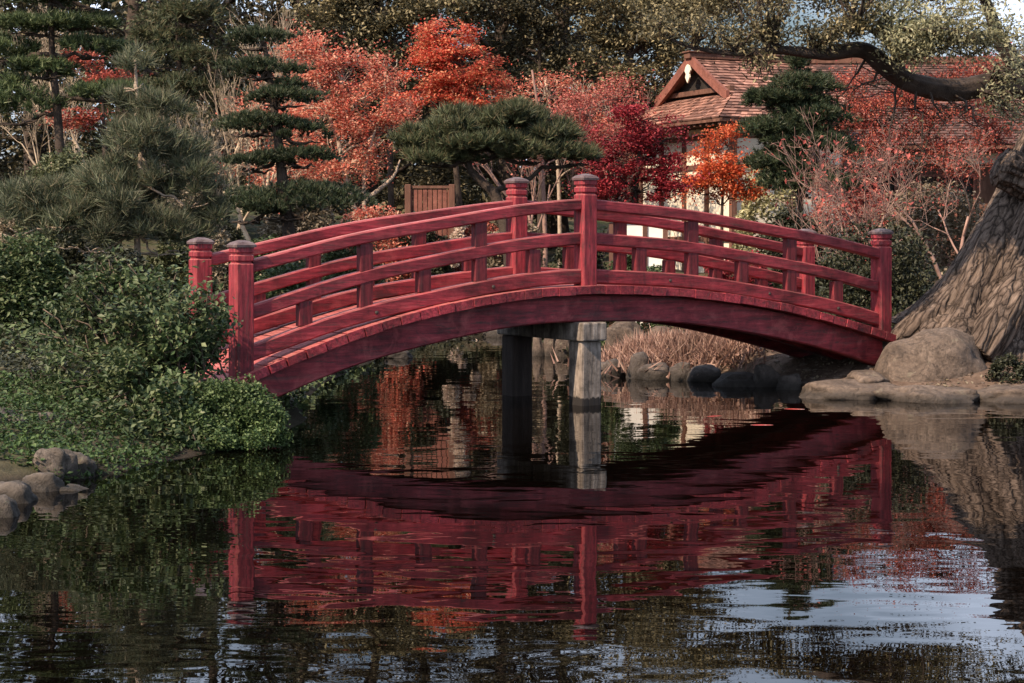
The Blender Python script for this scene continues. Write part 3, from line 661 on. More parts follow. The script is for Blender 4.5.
def broad_tree(name, label, cat, d, trunk, tr, blobs, n, leaf, bark, lsize, clump=0.16, nclump=14, up=0.5, group=None, droop=0.0, twigs=8, ratio=0.6, flatten=0.55, trunks2=(), nvis=None):
    """trunk: pixel path; blobs: crown lobes (px, py, rx, ry[, d]); n leaves per blob of unit size"""
    P = np.array([at(a, b, c[0] if c else d) for a, b, *c in trunk])
    g = gz(P[0][0], P[0][1]); P = np.vstack([[P[0][0], P[0][1], g - .1], P[1:]]) if P[0][2] < g + .3 else np.vstack([[P[0][0], P[0][1], g - .1], P])
    root = empty(name, (P[0][0], P[0][1], g), label, cat, group)
    T = spline(P, 16); mb = MB(); mb.tube(T, np.linspace(tr, tr * .35, 16), 8)
    for t2 in trunks2:
        Q = spline(np.array([at(a, b, d) for a, b in t2]), 10); mb.tube(Q, np.linspace(tr * .7, tr * .2, 10), 6)
    lm = MB()
    areas = []
    for b in blobs:
        c, R = blob_world(b, d); areas.append(R[0] * R[2])
    tot = sum(areas)
    for b, A in zip(blobs, areas):
        c, R = blob_world(b, d)
        k = np.argmin(np.linalg.norm(T - (c - np.array([0, 0, R[2] * 1.2])), axis=1)); base = T[max(1, min(k, 14))]
        mb.tube(curve(base, c - [0, 0, R[2] * .3], n=7, wob=.05, lift=.06), np.linspace(tr * .38, tr * .12, 7), 5)
        cc = ell(nclump, c, R, 0.45)
        for q in cc[:twigs]:
            mb.tube(curve(c - [0, 0, R[2] * .3], q, n=5, wob=.06, lift=.03), np.linspace(tr * .16, .006, 5), 4)
        m = max(10, int(n * A / tot)); idx = rng.integers(0, nclump, m)
        wts = rng.uniform(.5, 1.3, nclump)[idx][:, None]
        sg = np.array([1, 1, flatten]) * clump
        pts = cc[idx] + rng.normal(size=(m, 3)) * sg * wts * 1.0
        q = pts * (5.2 / max(.6, (d / 29.0)))
        f = np.sin(q[:, 0] * 1.3 + q[:, 2] * .7 + 1) + np.sin(q[:, 2] * 2.1 - q[:, 0] * .8) + np.sin(q[:, 1] * 1.5 + q[:, 2] * 1.2) + .7 * np.sin(q[:, 0] * 2.9 + q[:, 1] * 2.3)
        pts = pts[f + rng.normal(size=m) * .5 > -.55]
        leaves(lm, pts, lsize, lsize * ratio, up, droop)
    o0 = np.array([P[0][0], P[0][1], g])
    mb.build('trunk', M[bark], root, True, o0); lm.build('crown', M[leaf], root, False, o0)
    return root

def pad_pine(name, label, d, trunk, tr, pads, n, leaf, bark='bark_dark', L=0.085, w=0.006, per=12, spread=0.85, group=None, cat='tree', branches=True, lump=0.5, up=0.9, droop=0.0):
    """pine with foliage in flat pads; tufts point up and out"""
    P = np.array([at(a, b, c[0] if c else d) for a, b, *c in trunk]); g = gz(P[0][0], P[0][1])
    if P[0][2] > g: P = np.vstack([[P[0][0], P[0][1], g - .1], P])
    else: P[0][2] = g - .1
    root = empty(name, (P[0][0], P[0][1], g), label, cat, group)
    T = spline(P, 20); mb = MB(); mb.tube(T, np.linspace(tr, tr * .3, 20), 8); nm = MB()
    areas = [blob_world(b, d)[1][0] ** 2 for b in pads]; tot = sum(areas)
    for b, A in zip(pads, areas):
        c, R = blob_world(b, d); R[1] = R[0] * .85
        base = T[np.argmin(np.linalg.norm((T - c) * [1, 1, 1.6], axis=1))]
        if branches:
            # a limb runs out under the pad and forks
            ends = ell(7, c - [0, 0, R[2] * .6], R * [.8, .8, .25], .6)
            hub = c - [0, 0, R[2] * .7]
            mb.tube(curve(base, hub, n=6, wob=.06), np.linspace(tr * .4, tr * .22, 6), 5)
            for e in ends: mb.tube(curve(hub, e, n=5, wob=.07), np.linspace(tr * .2, .006, 5), 4)
        m = max(12, int(n * A / tot))
        # lumps on a dome
        nl = max(6, int(m / 14)); u = unit(nl); u[:, 2] = np.abs(u[:, 2]) * 1.3 - .35; u = norm(u)
        lc = c + u * R * rng.uniform(.55, 1.0, nl)[:, None]; lr = np.mean([R[0], R[1]]) * rng.uniform(.18, .34, nl)
        idx = rng.integers(0, nl, m); uu = unit(m); uu[:, 2] = np.where(uu[:, 2] < -.25, -uu[:, 2], uu[:, 2])
        C = lc[idx] + uu * lr[idx][:, None] * [1, 1, min(1.0, lump * R[2] / R[0] * 3)]
        D = norm(uu + np.array([0, 0, up]) + .3 * u[idx] - [0, 0, droop])
        C = C + rng.normal(size=(m, 3)) * R * (.05 + .12 * (rng.uniform(size=m) > .86))[:, None]
        needles(nm, C, D, per, L, w, spread)
    o0 = np.array([P[0][0], P[0][1], g])
    mb.build('trunk', M[bark], root, True, o0); nm.build('foliage', M[leaf], root, False, o0)
    return root

def bare_tree(name, label, cat, d, base, dirs, L, r, lv, bark, leaf=None, nleaf=0, lsize=.06, spread=.6, upb=.15, group=None, kids=(2, 4), shrink=.68, droop=0.0):
    p = at(base[0], base[1], d); g = gz(p[0], p[1]); p[2] = g - .05
    root = empty(name, (p[0], p[1], g), label, cat, group); mb = MB(); tips = []
    for dv in dirs: branching(mb, tips, p, np.array(dv, float), L, r, lv, spread, upb, 6, kids, shrink)
    o0 = np.array([p[0], p[1], g]); mb.build('trunk', M[bark], root, True, o0)
    if leaf:
        tp = np.array(tips); C = tp[rng.integers(0, len(tp), nleaf)] + rng.normal(size=(nleaf, 3)) * .06
        lm = MB(); leaves(lm, C, lsize, lsize * .6, .3, droop); lm.build('crown', M[leaf], root, False, o0)
    return root

def mound(name, label, cat, c, R, n, leaf, ls, ratio=.6, up=.5, group=None, lumps=30, low=-.2, stems=None, kind=None):
    """clipped or sprawling shrub: leaves over a lumpy dome"""
    u = unit(lumps); u[:, 2] = np.abs(u[:, 2]) ; lc = u * R * .8; lr = min(R) * rng.uniform(.25, .5, lumps)
    idx = rng.integers(0, lumps, n); uu = unit(n); C = lc[idx] + uu * (lr[idx] * rng.uniform(.6, 1.05, n))[:, None]
    C = C[C[:, 2] > low * R[2]]
    mb = MB(); leaves(mb, C, ls, ls * ratio, up)
    if stems:
        root = empty(name, c, label, cat, group); mb.build('foliage', M[leaf], root)
        sb = MB()
        for q in lc: sb.tube(curve((rng.normal() * .05, rng.normal() * .05, -.05), q, n=5, wob=.08), np.linspace(.014, .004, 5), 4)
        sb.build('stems', M[stems], root, True); return root
    o = mb.build(name, M[leaf]); o.location = tuple(c); return tag(o, label, cat, group, kind)

# --- tiered cloud pine on the left
pad_pine('cloud_pine', 'dark green cloud pine clipped into flat tiers, behind the left half of the bridge', 22,
    [(292, 262), (284, 200), (281, 165), (276, 125), (271, 85), (264, 42)], .095,
    [(260, 42, 34, 11), (262, 72, 42, 10), (288, 86, 18, 6), (280, 100, 42, 11), (252, 128, 44, 12), (300, 136, 30, 11), (255, 165, 34, 9), (300, 160, 42, 10), (300, 205, 66, 20), (250, 210, 34, 18)],
    5200, 'pine_dark', L=.075, w=.005, per=14, spread=.7)
# --- spreading pine behind the middle
pad_pine('spreading_pine', 'broad flat-topped dark pine spreading behind the middle of the bridge', 24,
    [(510, 262), (497, 200), (484, 184), (470, 170), (470, 150)], .10,
    [(410, 150, 20, 12), (438, 138, 30, 14), (470, 126, 34, 15), (512, 124, 36, 15), (550, 140, 30, 14), (480, 148, 50, 13), (535, 156, 36, 11), (576, 158, 24, 10), (440, 160, 34, 9), (512, 110, 16, 8)],
    4200, 'pine_mid', L=.15, w=.007, per=14, spread=.75)
# --- soft pine left
pad_pine('young_pine', 'soft grey-green long-needled young pine with thin pale trunk at left', 17.6,
    [(138, 280), (137, 205), (141, 150), (138, 110), (135, 60)], .04,
    [(135, 72, 18, 26), (128, 112, 20, 22), (165, 120, 28, 26), (150, 155, 50, 24), (112, 182, 34, 22), (190, 190, 36, 26), (140, 205, 56, 26), (60, 214, 46, 24), (205, 225, 24, 24), (90, 235, 56, 24), (20, 215, 34, 30), (160, 240, 54, 22)],
    2900, 'pine_grey', 'bark_pale', L=.17, w=.0042, per=15, spread=.8, lump=1.0, up=.8)
pad_pine('layered_pine', 'fresh green layered pine with dark trunk at the upper left corner', 24,
    [(62, 200), (58, 120), (52, 50), (50, -40)], .09,
    [(45, 28, 48, 11), (104, 26, 24, 9), (92, 50, 34, 11), (42, 72, 38, 9), (112, 96, 46, 9), (20, 108, 40, 24), (8, 52, 30, 14), (70, 0, 50, 14), (0, -30, 60, 18), (80, -50, 50, 18)],
    3800, 'pine_bright', L=.12, w=.007, per=12)
pad_pine('drooping_conifer', 'dark drooping conifer between the layered pine and the bare vine', 33,
    [(180, 220), (181, 120), (178, 40), (176, -90)], .10,
    [(186, 18, 40, 13), (165, 40, 30, 12), (180, 62, 40, 14), (195, 92, 34, 13), (160, 95, 34, 14), (185, 128, 40, 15), (176, -25, 44, 15), (176, -70, 34, 16)],
    3600, 'pine_mid', L=.16, w=.008, per=12, droop=.9)
pad_pine('dark_conifer', 'shaggy dark conifer standing in front of the tea house roofs', 27,
    [(800, 250), (800, 180), (797, 120), (790, 45)], .07,
    [(790, 66, 18, 12), (805, 88, 34, 14), (778, 102, 30, 12), (814, 118, 36, 15), (782, 132, 36, 14), (815, 150, 40, 17), (782, 166, 38, 15), (808, 186, 46, 17), (798, 105, 30, 14), (798, 140, 34, 14)],
    7500, 'pine_dark', L=.10, w=.007, per=12)

# --- maples
broad_tree('maple_tree', 'orange-red maple with pale crooked stems right of the tiered pine', 'tree', 29,
    [(362, 240), (347, 185), (338, 140), (322, 95), (312, 60)], .06,
    [(318, 58, 26, 24), (342, 76, 30, 28), (326, 105, 34, 30), (362, 108, 34, 34), (385, 78, 22, 26), (330, 145, 26, 22), (372, 145, 24, 20), (400, 120, 22, 26), (296, 48, 18, 18), (290, 130, 22, 22), (296, 172, 24, 18), (262, 112, 18, 16), (352, 168, 34, 16)],
    28000, 'maple_orange', 'bark_pale', .055, .17, 34, .5, trunks2=[[(366, 232), (364, 180), (372, 140), (388, 95)], [(366, 200), (392, 178), (400, 160)]])
broad_tree('maple_tree', 'brightest scarlet maple with tall crown above the spreading pine', 'tree', 31,
    [(462, 240), (455, 160), (448, 110), (446, 60)], .07,
    [(446, 36, 28, 14), (432, 54, 34, 14), (462, 60, 36, 14), (444, 76, 44, 13), (484, 82, 28, 12), (430, 97, 42, 13), (476, 102, 40, 12)],
    30000, 'maple_red', 'bark_dark', .06, .13, 34, .7, flatten=.35)
broad_tree('maple_tree', 'deep crimson maple left of the tea house', 'tree', 26,
    [(632, 250), (634, 205), (638, 170), (640, 130)], .06,
    [(640, 118, 26, 12), (620, 136, 34, 14), (660, 140, 28, 13), (640, 160, 40, 15), (672, 172, 26, 15), (612, 168, 32, 14), (640, 188, 44, 13), (600, 190, 26, 12)],
    26000, 'maple_crimson', 'bark_dark', .05, .12, 28, .6, flatten=.4)
broad_tree('maple_tree', 'flame-orange maple bush against the cream tea house wall', 'tree', 28,
    [(722, 250), (722, 210), (724, 180), (726, 150)], .035,
    [(728, 142, 18, 18), (710, 160, 24, 18), (738, 165, 20, 20), (722, 182, 32, 18), (700, 190, 20, 14), (748, 188, 16, 14)],
    14000, 'maple_flame', 'bark_dark', .05, .12, 22, .4)
broad_tree('maple_tree', 'airy coral maple low behind the orange-red maple', 'tree', 33,
    [(300, 240), (298, 180), (294, 130), (290, 90)], .05,
    [(262, 110, 26, 22), (290, 80, 26, 26), (300, 140, 30, 26), (250, 160, 26, 20), (330, 170, 34, 20), (280, 190, 34, 16)],
    12000, 'maple_orange', 'bark_pale', .055, .22, 24, .4, twigs=20)
broad_tree('maple_tree', 'airy coral maple with pale branches right of the scarlet maple', 'tree', 34,
    [(560, 240), (558, 170), (552, 120), (545, 80)], .05,
    [(520, 110, 24, 16), (548, 92, 28, 18), (585, 92, 28, 18), (570, 128, 34, 18), (615, 112, 30, 18), (600, 150, 34, 18)],
    9000, 'maple_orange', 'bark_pale', .055, .22, 22, .4, twigs=26)
broad_tree('maple_tree', 'thin faded pink maple with bare pale tips behind the spreading pine', 'tree', 32,
    [(545, 240), (542, 160), (538, 110), (532, 70)], .05,
    [(590, 110, 40, 22), (560, 120, 30, 20), (612, 95, 30, 20), (590, 140, 36, 16)],
    9000, 'pink_leaf', 'twig_pink', .05, .22, 24, .4, twigs=24)
broad_tree('maple_tree', 'small shaded red maple among the pines at upper left', 'tree', 28,
    [(105, 200), (104, 130), (102, 95)], .05,
    [(106, 76, 22, 9), (80, 60, 14, 7), (80, 118, 26, 7)],
    4000, 'maple_dull', 'bark_dark', .06, .13, 16, .6)
broad_tree('maple_tree', 'sparse dull red maple in front of the long shingled roof', 'tree', 29,
    [(905, 250), (912, 200), (925, 150), (935, 110)], .045,
    [(880, 118, 36, 24), (915, 98, 40, 20), (960, 104, 40, 26), (850, 95, 26, 20), (1000, 95, 26, 22), (862, 145, 26, 18), (905, 150, 36, 20), (955, 155, 36, 22), (998, 135, 26, 22), (880, 80, 34, 14), (940, 78, 36, 14), (1000, 70, 30, 14), (835, 125, 22, 20)],
    34000, 'maple_dull', 'bark_dark', .045, .26, 26, .3, twigs=26)

# --- bare trees
bare_tree('bare_tree', 'pale pink bare tree with fine twigs beside the scarlet maple', 'tree', 30, (540, 240), [(0, 0, 1), (-.15, 0, 1)], 1.35, .05, 5, 'twig_pink', 'pink_leaf', 500, .06, .5, .22)
bare_tree('bare_tree', 'small bare tree with a few pink leaves behind the right railing', 'tree', 22, (872, 235), [(-.5, 0, 1), (.35, .1, 1), (.05, -.2, 1)], 1.0, .032, 5, 'twig_pink', 'pink_leaf', 260, .07, .62, .10)
bare_tree('bare_tree', 'straggling bare tree leaning left in front of the dark conifer', 'tree', 22.5, (900, 240), [(-1.2, -.1, .75), (-.7, .2, 1)], 1.15, .026, 4, 'twig_pink', 'pink_leaf', 90, .07, .55, .12)
bare_tree('bare_tree', 'tall pale bare tree with whiplike twigs behind the tiered pine', 'tree', 30, (262, 240), [(-.1, 0, 1), (.12, 0, 1)], 1.75, .05, 5, 'twig_straw', None, 0, spread=.42, upb=.25)
bare_tree('bare_vine', 'tangle of straw coloured bare vine stems left of the tiered pine', 'vine', 25, (206, 240), [(-.1, 0, 1), (.1, .1, 1), (0, -.1, 1), (.25, 0, 1), (-.2, 0, 1)], 1.15, .022, 4, 'twig_straw', 'beige_leaf', 700, .07, .5, .05, droop=.5)
bare_tree('bare_tree', 'reddish bare tree with wide twigs right of the pink bare tree', 'tree', 33, (600, 240), [(.1, 0, 1), (-.12, 0, 1)], 1.5, .04, 5, 'twig_pink', 'pink_leaf', 500, .07, .5, .2)

bare_tree('bare_tree', 'leafless straw coloured tree arching behind the vine', 'tree', 31, (225, 240), [(-.2, 0, 1), (.2, 0, 1)], 1.55, .05, 6, 'twig_straw', None, 0, spread=.5, upb=.18, kids=(2, 3))
bare_tree('bare_tree', 'leafless pale tree at the top between the vine and the orange maple', 'tree', 34, (285, 240), [(-.25, 0, 1), (.1, 0, 1)], 1.9, .06, 6, 'twig_straw', 'beige_leaf', 900, .07, .5, .2, kids=(2, 3))
bare_tree('bare_tree', 'brown twiggy tree behind the layered pine', 'tree', 31, (75, 240), [(-.25, 0, 1), (.2, 0, 1)], 1.8, .06, 6, 'twig_straw', 'beige_leaf', 600, .07, .5, .2, kids=(2, 3))
bare_tree('bare_tree', 'grey-pink twiggy tree spreading in front of the long house', 'tree', 26, (950, 240), [(-.5, 0, 1), (.3, 0, 1)], 1.3, .035, 6, 'twig_pink', 'pink_leaf', 500, .05, .6, .1, kids=(2, 3))
# --- clipped and loose shrubs behind the bridge
def shrub_at(label, px, py, rx, ry, d, n, leaf, ls, name='shrub', **kw):
    """shrub rooted in the ground whose top reaches row py - ry"""
    s = d / F; x = (px - 512) * s; g = gz(x, d); top = at(px, py - ry, d)[2]; h = max(.25, top - g)
    n = int(n * min(1.8, max(1.0, (h / (2 * ry * s)) ** .7)))
    return mound(name, label, 'shrub', (x, d, g - .05), np.array([rx * s, rx * s * .8, h + .05]), n, leaf, ls, **kw)
shrub_at('broad dark clipped hedge mound behind the right end post', 872, 262, 80, 46, 19.8, 17000, 'hedge', .05, name='hedge', lumps=70, up=.2)
shrub_at('low rounded green hedge below the tiered pine', 352, 212, 34, 14, 23, 5000, 'pine_bright', .05, name='hedge', lumps=40)
shrub_at('smooth green mound shrub under the layered pine', 64, 146, 62, 26, 19.6, 11000, 'moss_olive', .05, lumps=50)
shrub_at('dry beige leafy shrub between young pine and tiered pine', 196, 180, 42, 26, 20.5, 5000, 'beige_leaf', .055, lumps=40)
shrub_at('cream leaved shrub in front of the tea house front wall', 772, 170, 40, 40, 30, 4500, 'cream_leaf', .08, lumps=40)
shrub_at('cream flowering azalea behind the middle railing', 462, 192, 20, 10, 25, 1800, 'blossom', .05, lumps=24)
shrub_at('dark low shrub seen through the left railing', 415, 252, 70, 22, 28, 7000, 'hedge', .05, lumps=40)
shrub_at('green low shrub seen through the railing beside the first posts', 292, 262, 44, 22, 18.8, 7000, 'shrub', .05, lumps=40)
shrub_at('dark bush behind the middle railing under the spreading pine', 578, 235, 32, 30, 22.8, 6000, 'hedge', .05, lumps=40)
shrub_at('low red shrub behind the right railing', 735, 250, 40, 16, 22, 4000, 'maple_crimson', .05, lumps=30)
shrub_at('green low shrub behind the right railing left of the red shrub', 640, 252, 46, 14, 21, 7000, 'shrub', .05, lumps=30)
shrub_at('dark bush at the foot of the straggling bare tree', 800, 215, 50, 22, 24, 6000, 'hedge', .06, lumps=40)

shrub_at('grey-green shrub mass at the left edge behind the leafy shrub', 15, 250, 60, 26, 16.5, 9000, 'shrub', .055, lumps=50)
shrub_at('dull green shrub between the leafy shrub and the first far post', 120, 262, 60, 22, 16.2, 9000, 'hedge', .05, lumps=50)
shrub_at('small dark shrub beside the far left end post', 200, 270, 24, 18, 17, 4000, 'shrub', .05, lumps=30)
shrub_at('low green shrub under the lowest tier of the tiered pine', 262, 240, 44, 18, 20.5, 6000, 'pine_bright', .05, lumps=40)
shrub_at('dark shrub hiding the foot of the bare vine', 226, 226, 36, 20, 21.5, 5000, 'hedge', .05, lumps=40)
shrub_at('dark green shrub below the young pine', 80, 248, 60, 22, 18.6, 8000, 'hedge', .05, lumps=50)
shrub_at('olive shrub between the young pine and the far left end post', 172, 246, 46, 18, 19, 7000, 'moss_olive', .045, lumps=50)
shrub_at('pale tan shrub behind the lowest tier of the tiered pine', 300, 200, 50, 26, 26, 5000, 'beige_leaf', .07, lumps=40)
shrub_at('brownish heath mound in front of the smooth green mound', 30, 182, 40, 18, 20, 5000, 'beige_leaf', .045, lumps=40)
shrub_at('orange-pink low shrub below the orange-red maple', 372, 218, 56, 24, 26.5, 6000, 'maple_orange', .055, lumps=50)
shrub_at('dull red low shrub behind the dark shrub of the board fence', 470, 222, 46, 18, 27.4, 5000, 'maple_dull', .055, lumps=50)
shrub_at('dark shrub in front of the board fence', 424, 214, 34, 16, 26.5, 6000, 'hedge', .06, lumps=40)
shrub_at('pale leafy shrub behind the spreading pine trunk', 510, 205, 40, 18, 27, 4500, 'beige_leaf', .07, lumps=40)
shrub_at('tan shrub at the foot of the long house', 930, 205, 70, 26, 31, 7000, 'beige_leaf', .08, lumps=50)
shrub_at('pinkish shrub left of the leaning trunk in front of the long house', 850, 190, 50, 30, 31.5, 5000, 'pink_leaf', .06, lumps=40)

# --- left bank plants
def leafy_shrub():
    d = 12.9; base = at(150, 430, d); g = gz(base[0], base[1] + .3); o0 = np.array([base[0], base[1] + .3, g])
    root = empty('leafy_shrub', tuple(o0), 'large loose green leafy shrub on the left bank beside the bridge', 'shrub')
    blobs = [(70, 320, 38, 28, 13.2), (110, 300, 40, 30, 13.3), (160, 290, 40, 26, 13.2), (130, 340, 50, 34, 12.8), (178, 330, 34, 32, 12.8), (90, 370, 46, 32, 12.9),
             (150, 385, 50, 34, 12.5), (120, 420, 50, 24, 12.2), (170, 432, 46, 20, 12.3), (214, 318, 10, 14, 13.3), (60, 400, 24, 16, 12.6), (200, 300, 24, 14, 13.0), (110, 270, 22, 14, 13.4), (120, 452, 40, 12, 11.9), (180, 448, 36, 13, 12.1), (214, 346, 9, 14, 13.2), (222, 322, 8, 6, 13.4), (186, 398, 30, 22, 12.6)]
    lm = MB(); sb = MB()
    for b in blobs:
        c, R = blob_world(b, d); cc = ell(16, c, R, .4)
        for q in cc[:12]:
            P = curve(o0 + np.array([rng.normal() * .18, rng.normal() * .1, -.05]), q, n=7, wob=.05, lift=.05)
            sb.tube(P, np.linspace(.013, .004, 7), 5)
            t = rng.uniform(.55, 1.05, 36)
            pts = P[0] + 0 * P[:1]
            ii = np.clip((t * 6).astype(int), 0, 6); C = P[ii] + rng.normal(size=(36, 3)) * .045
            leaves(lm, C, .058, .030, .45, .1)
        m = int(620 * b[2] * b[3] / 1300); C = cc[rng.integers(0, 16, m)] + rng.normal(size=(m, 3)) * [.07, .07, .05]
        leaves(lm, C, .056, .030, .5, .15)
    sb.build('stems', M['stem_brown'], root, True, o0); lm.build('foliage', M['shrub'], root, False, o0)
leafy_shrub()

def cover(name, label, cat, poly_px, n, leaf, ls, h=.08, kind=None, dome=None):
    """ground cover hugging the terrain inside a patch given in metres"""
    x0, x1, y0, y1 = poly_px
    X = rng.uniform(x0, x1, n * 2); Y = rng.uniform(y0, y1, n * 2); s = pond_dist(X, Y); k = (s > -.02); X = X[k][:n]; Y = Y[k][:n]
    Z = ground_z(X, Y) + rng.uniform(0, 1, len(X)) ** 1.5 * h * (0.6 + .4 * np.sin(X * 5) * np.sin(Y * 4))
    mb = MB(); leaves(mb, np.stack([X, Y, Z], -1), ls, ls * .7, .6)
    return tag(mb.build(name, M[leaf]), label, cat, None, kind)

def ivy_mound():
    lm = MB(); o0 = at(236, 452, 12.35); o0[1] += .2; o0[2] = 0
    for (px, py, rx, ry, d, n) in ((246, 408, 34, 26, 12.6, 6000), (262, 424, 26, 22, 12.45, 4000), (222, 404, 36, 24, 12.6, 4500), (205, 425, 36, 24, 12.4, 4000), (240, 434, 44, 18, 12.3, 4500), (275, 436, 14, 14, 12.4, 1200), (190, 446, 30, 14, 12.2, 2200)):
        c, R = blob_world((px, py, rx, ry, d), d); R[1] = R[0] * .8
        u = unit(26); lc = c + u * R * .72; lr = R[2] * rng.uniform(.28, .6, 26); idx = rng.integers(0, 26, n)
        C = lc[idx] + unit(n) * (lr[idx] * rng.uniform(.7, 1.05, n))[:, None] + rng.normal(size=(n, 3)) * .012
        C = C[C[:, 2] > .01]; leaves(lm, C, .025, .018, .35)
    tag(lm.build('ivy_mound', M['ivy'], None, False, o0), 'dense small-leaved green mound spilling to the water at the left bridge end', 'ground cover')
ivy_mound()
cover('shore_plants', 'dark low plants along the far left shore behind the arch', 'ground cover', (-2.6, 1.3, 21, 30), 9000, 'hedge', .06, .20, 'stuff')
cover('meadow_plants', 'low green plants behind the leafy shrub at the left edge', 'ground cover', (-6.5, -2.4, 13.2, 18), 16000, 'hedge', .045, .16, 'stuff')
cover('ground_cover', 'low bright green ground cover on the left bank', 'ground cover', (-4.6, -2.2, 10.6, 13.2), 15000, 'grass', .035, .10, 'stuff')
cover('bank_plants', 'mixed low green plants beyond the left bridge end', 'ground cover', (-6, -1.7, 14.5, 24), 20000, 'pine_bright', .06, .22, 'stuff')
cover('far_plants', 'dark low ground cover beyond the pond', 'ground cover', (.5, 7.5, 19.5, 26), 16000, 'hedge', .06, .18, 'stuff')

def litter():
    n = 2600; X = rng.uniform(2.6, 7, n); Y = rng.uniform(15.4, 19.5, n); k = pond_dist(X, Y) > .05; X = X[k]; Y = Y[k]
    mb = MB(); leaves(mb, np.stack([X, Y, ground_z(X, Y) + .012], -1), .04, .028, 2.5); tag(mb.build('fallen_leaves', M['beige_leaf']), 'dry leaf litter strewn on the right bank', 'leaf litter', None, 'stuff')
litter()
def pebbles():
    import bmesh
    n = 420; X = rng.uniform(2.6, 7, n); Y = rng.uniform(15.5, 18.5, n); k = pond_dist(X, Y) > -.08; X = X[k]; Y = Y[k]; Z = ground_z(X, Y); bm = bmesh.new()
    for x, y, z in zip(X, Y, Z):
        r = .012 + .035 * rng.uniform() ** 3; g = bmesh.ops.create_icosphere(bm, subdivisions=1, radius=r)
        for v in g['verts']: v.co = Vector((v.co.x * 1.3 + x + rng.normal() * r * .12, v.co.y + y, v.co.z * .6 + z))
    me = bpy.data.meshes.new('pebbles'); bm.to_mesh(me); bm.free(); me.materials.append(M['stone']); o = bpy.data.objects.new('pebbles', me); COL.objects.link(o)
    tag(o, 'small pebbles scattered over the right bank', 'pebbles', None, 'stuff')
pebbles()
shrub_at('small dark green plant on the bank right of the tan boulder', 1008, 374, 22, 9, 16.3, 1500, 'hedge', .035, name='low_plant', lumps=24)
shrub_at('dark bush on the far shore behind the left half of the arch', 430, 316, 60, 14, 27.2, 6000, 'hedge', .06, lumps=40)
shrub_at('dark bush on the far shore beside the dark pier post', 505, 316, 44, 14, 27, 5000, 'hedge', .06, lumps=40)
def reed_clump(name, label, cat, cs, n, L, leaf, w=.010):
    mb = MB()
    for (x, y, z, rx, ry) in cs:
        C = np.stack([x + rng.normal(size=n) * rx, y + rng.normal(size=n) * ry, np.full(n, z)], -1); C[:, 2] = np.maximum(ground_z(C[:, 0], C[:, 1]), 0.0) + rng.uniform(0, .12, n)
        D = unit(n); D[:, 2] = np.abs(D[:, 2]) + .5; needles(mb, C, norm(D), 2, L, w, .5)
    return tag(mb.build(name, M[leaf]), label, cat)
reed_clump('dry_grass', 'dry pinkish grass clump on the far shore right of the pier posts', 'grass', [(1.35, 19.3, .3, .22, .3), (1.75, 19.0, .3, .25, .3), (2.15, 18.8, .3, .22, .25)], 900, .24, 'dry_grass')
c = at(865, 350, 17); reed_clump('grass_tuft', 'thin green grass tuft between the right end post and the leaning trunk', 'grass', [(at(905, 335, 18.2)[0], 18.2, .5, .08, .08)], 60, .4, 'shrub', .006)

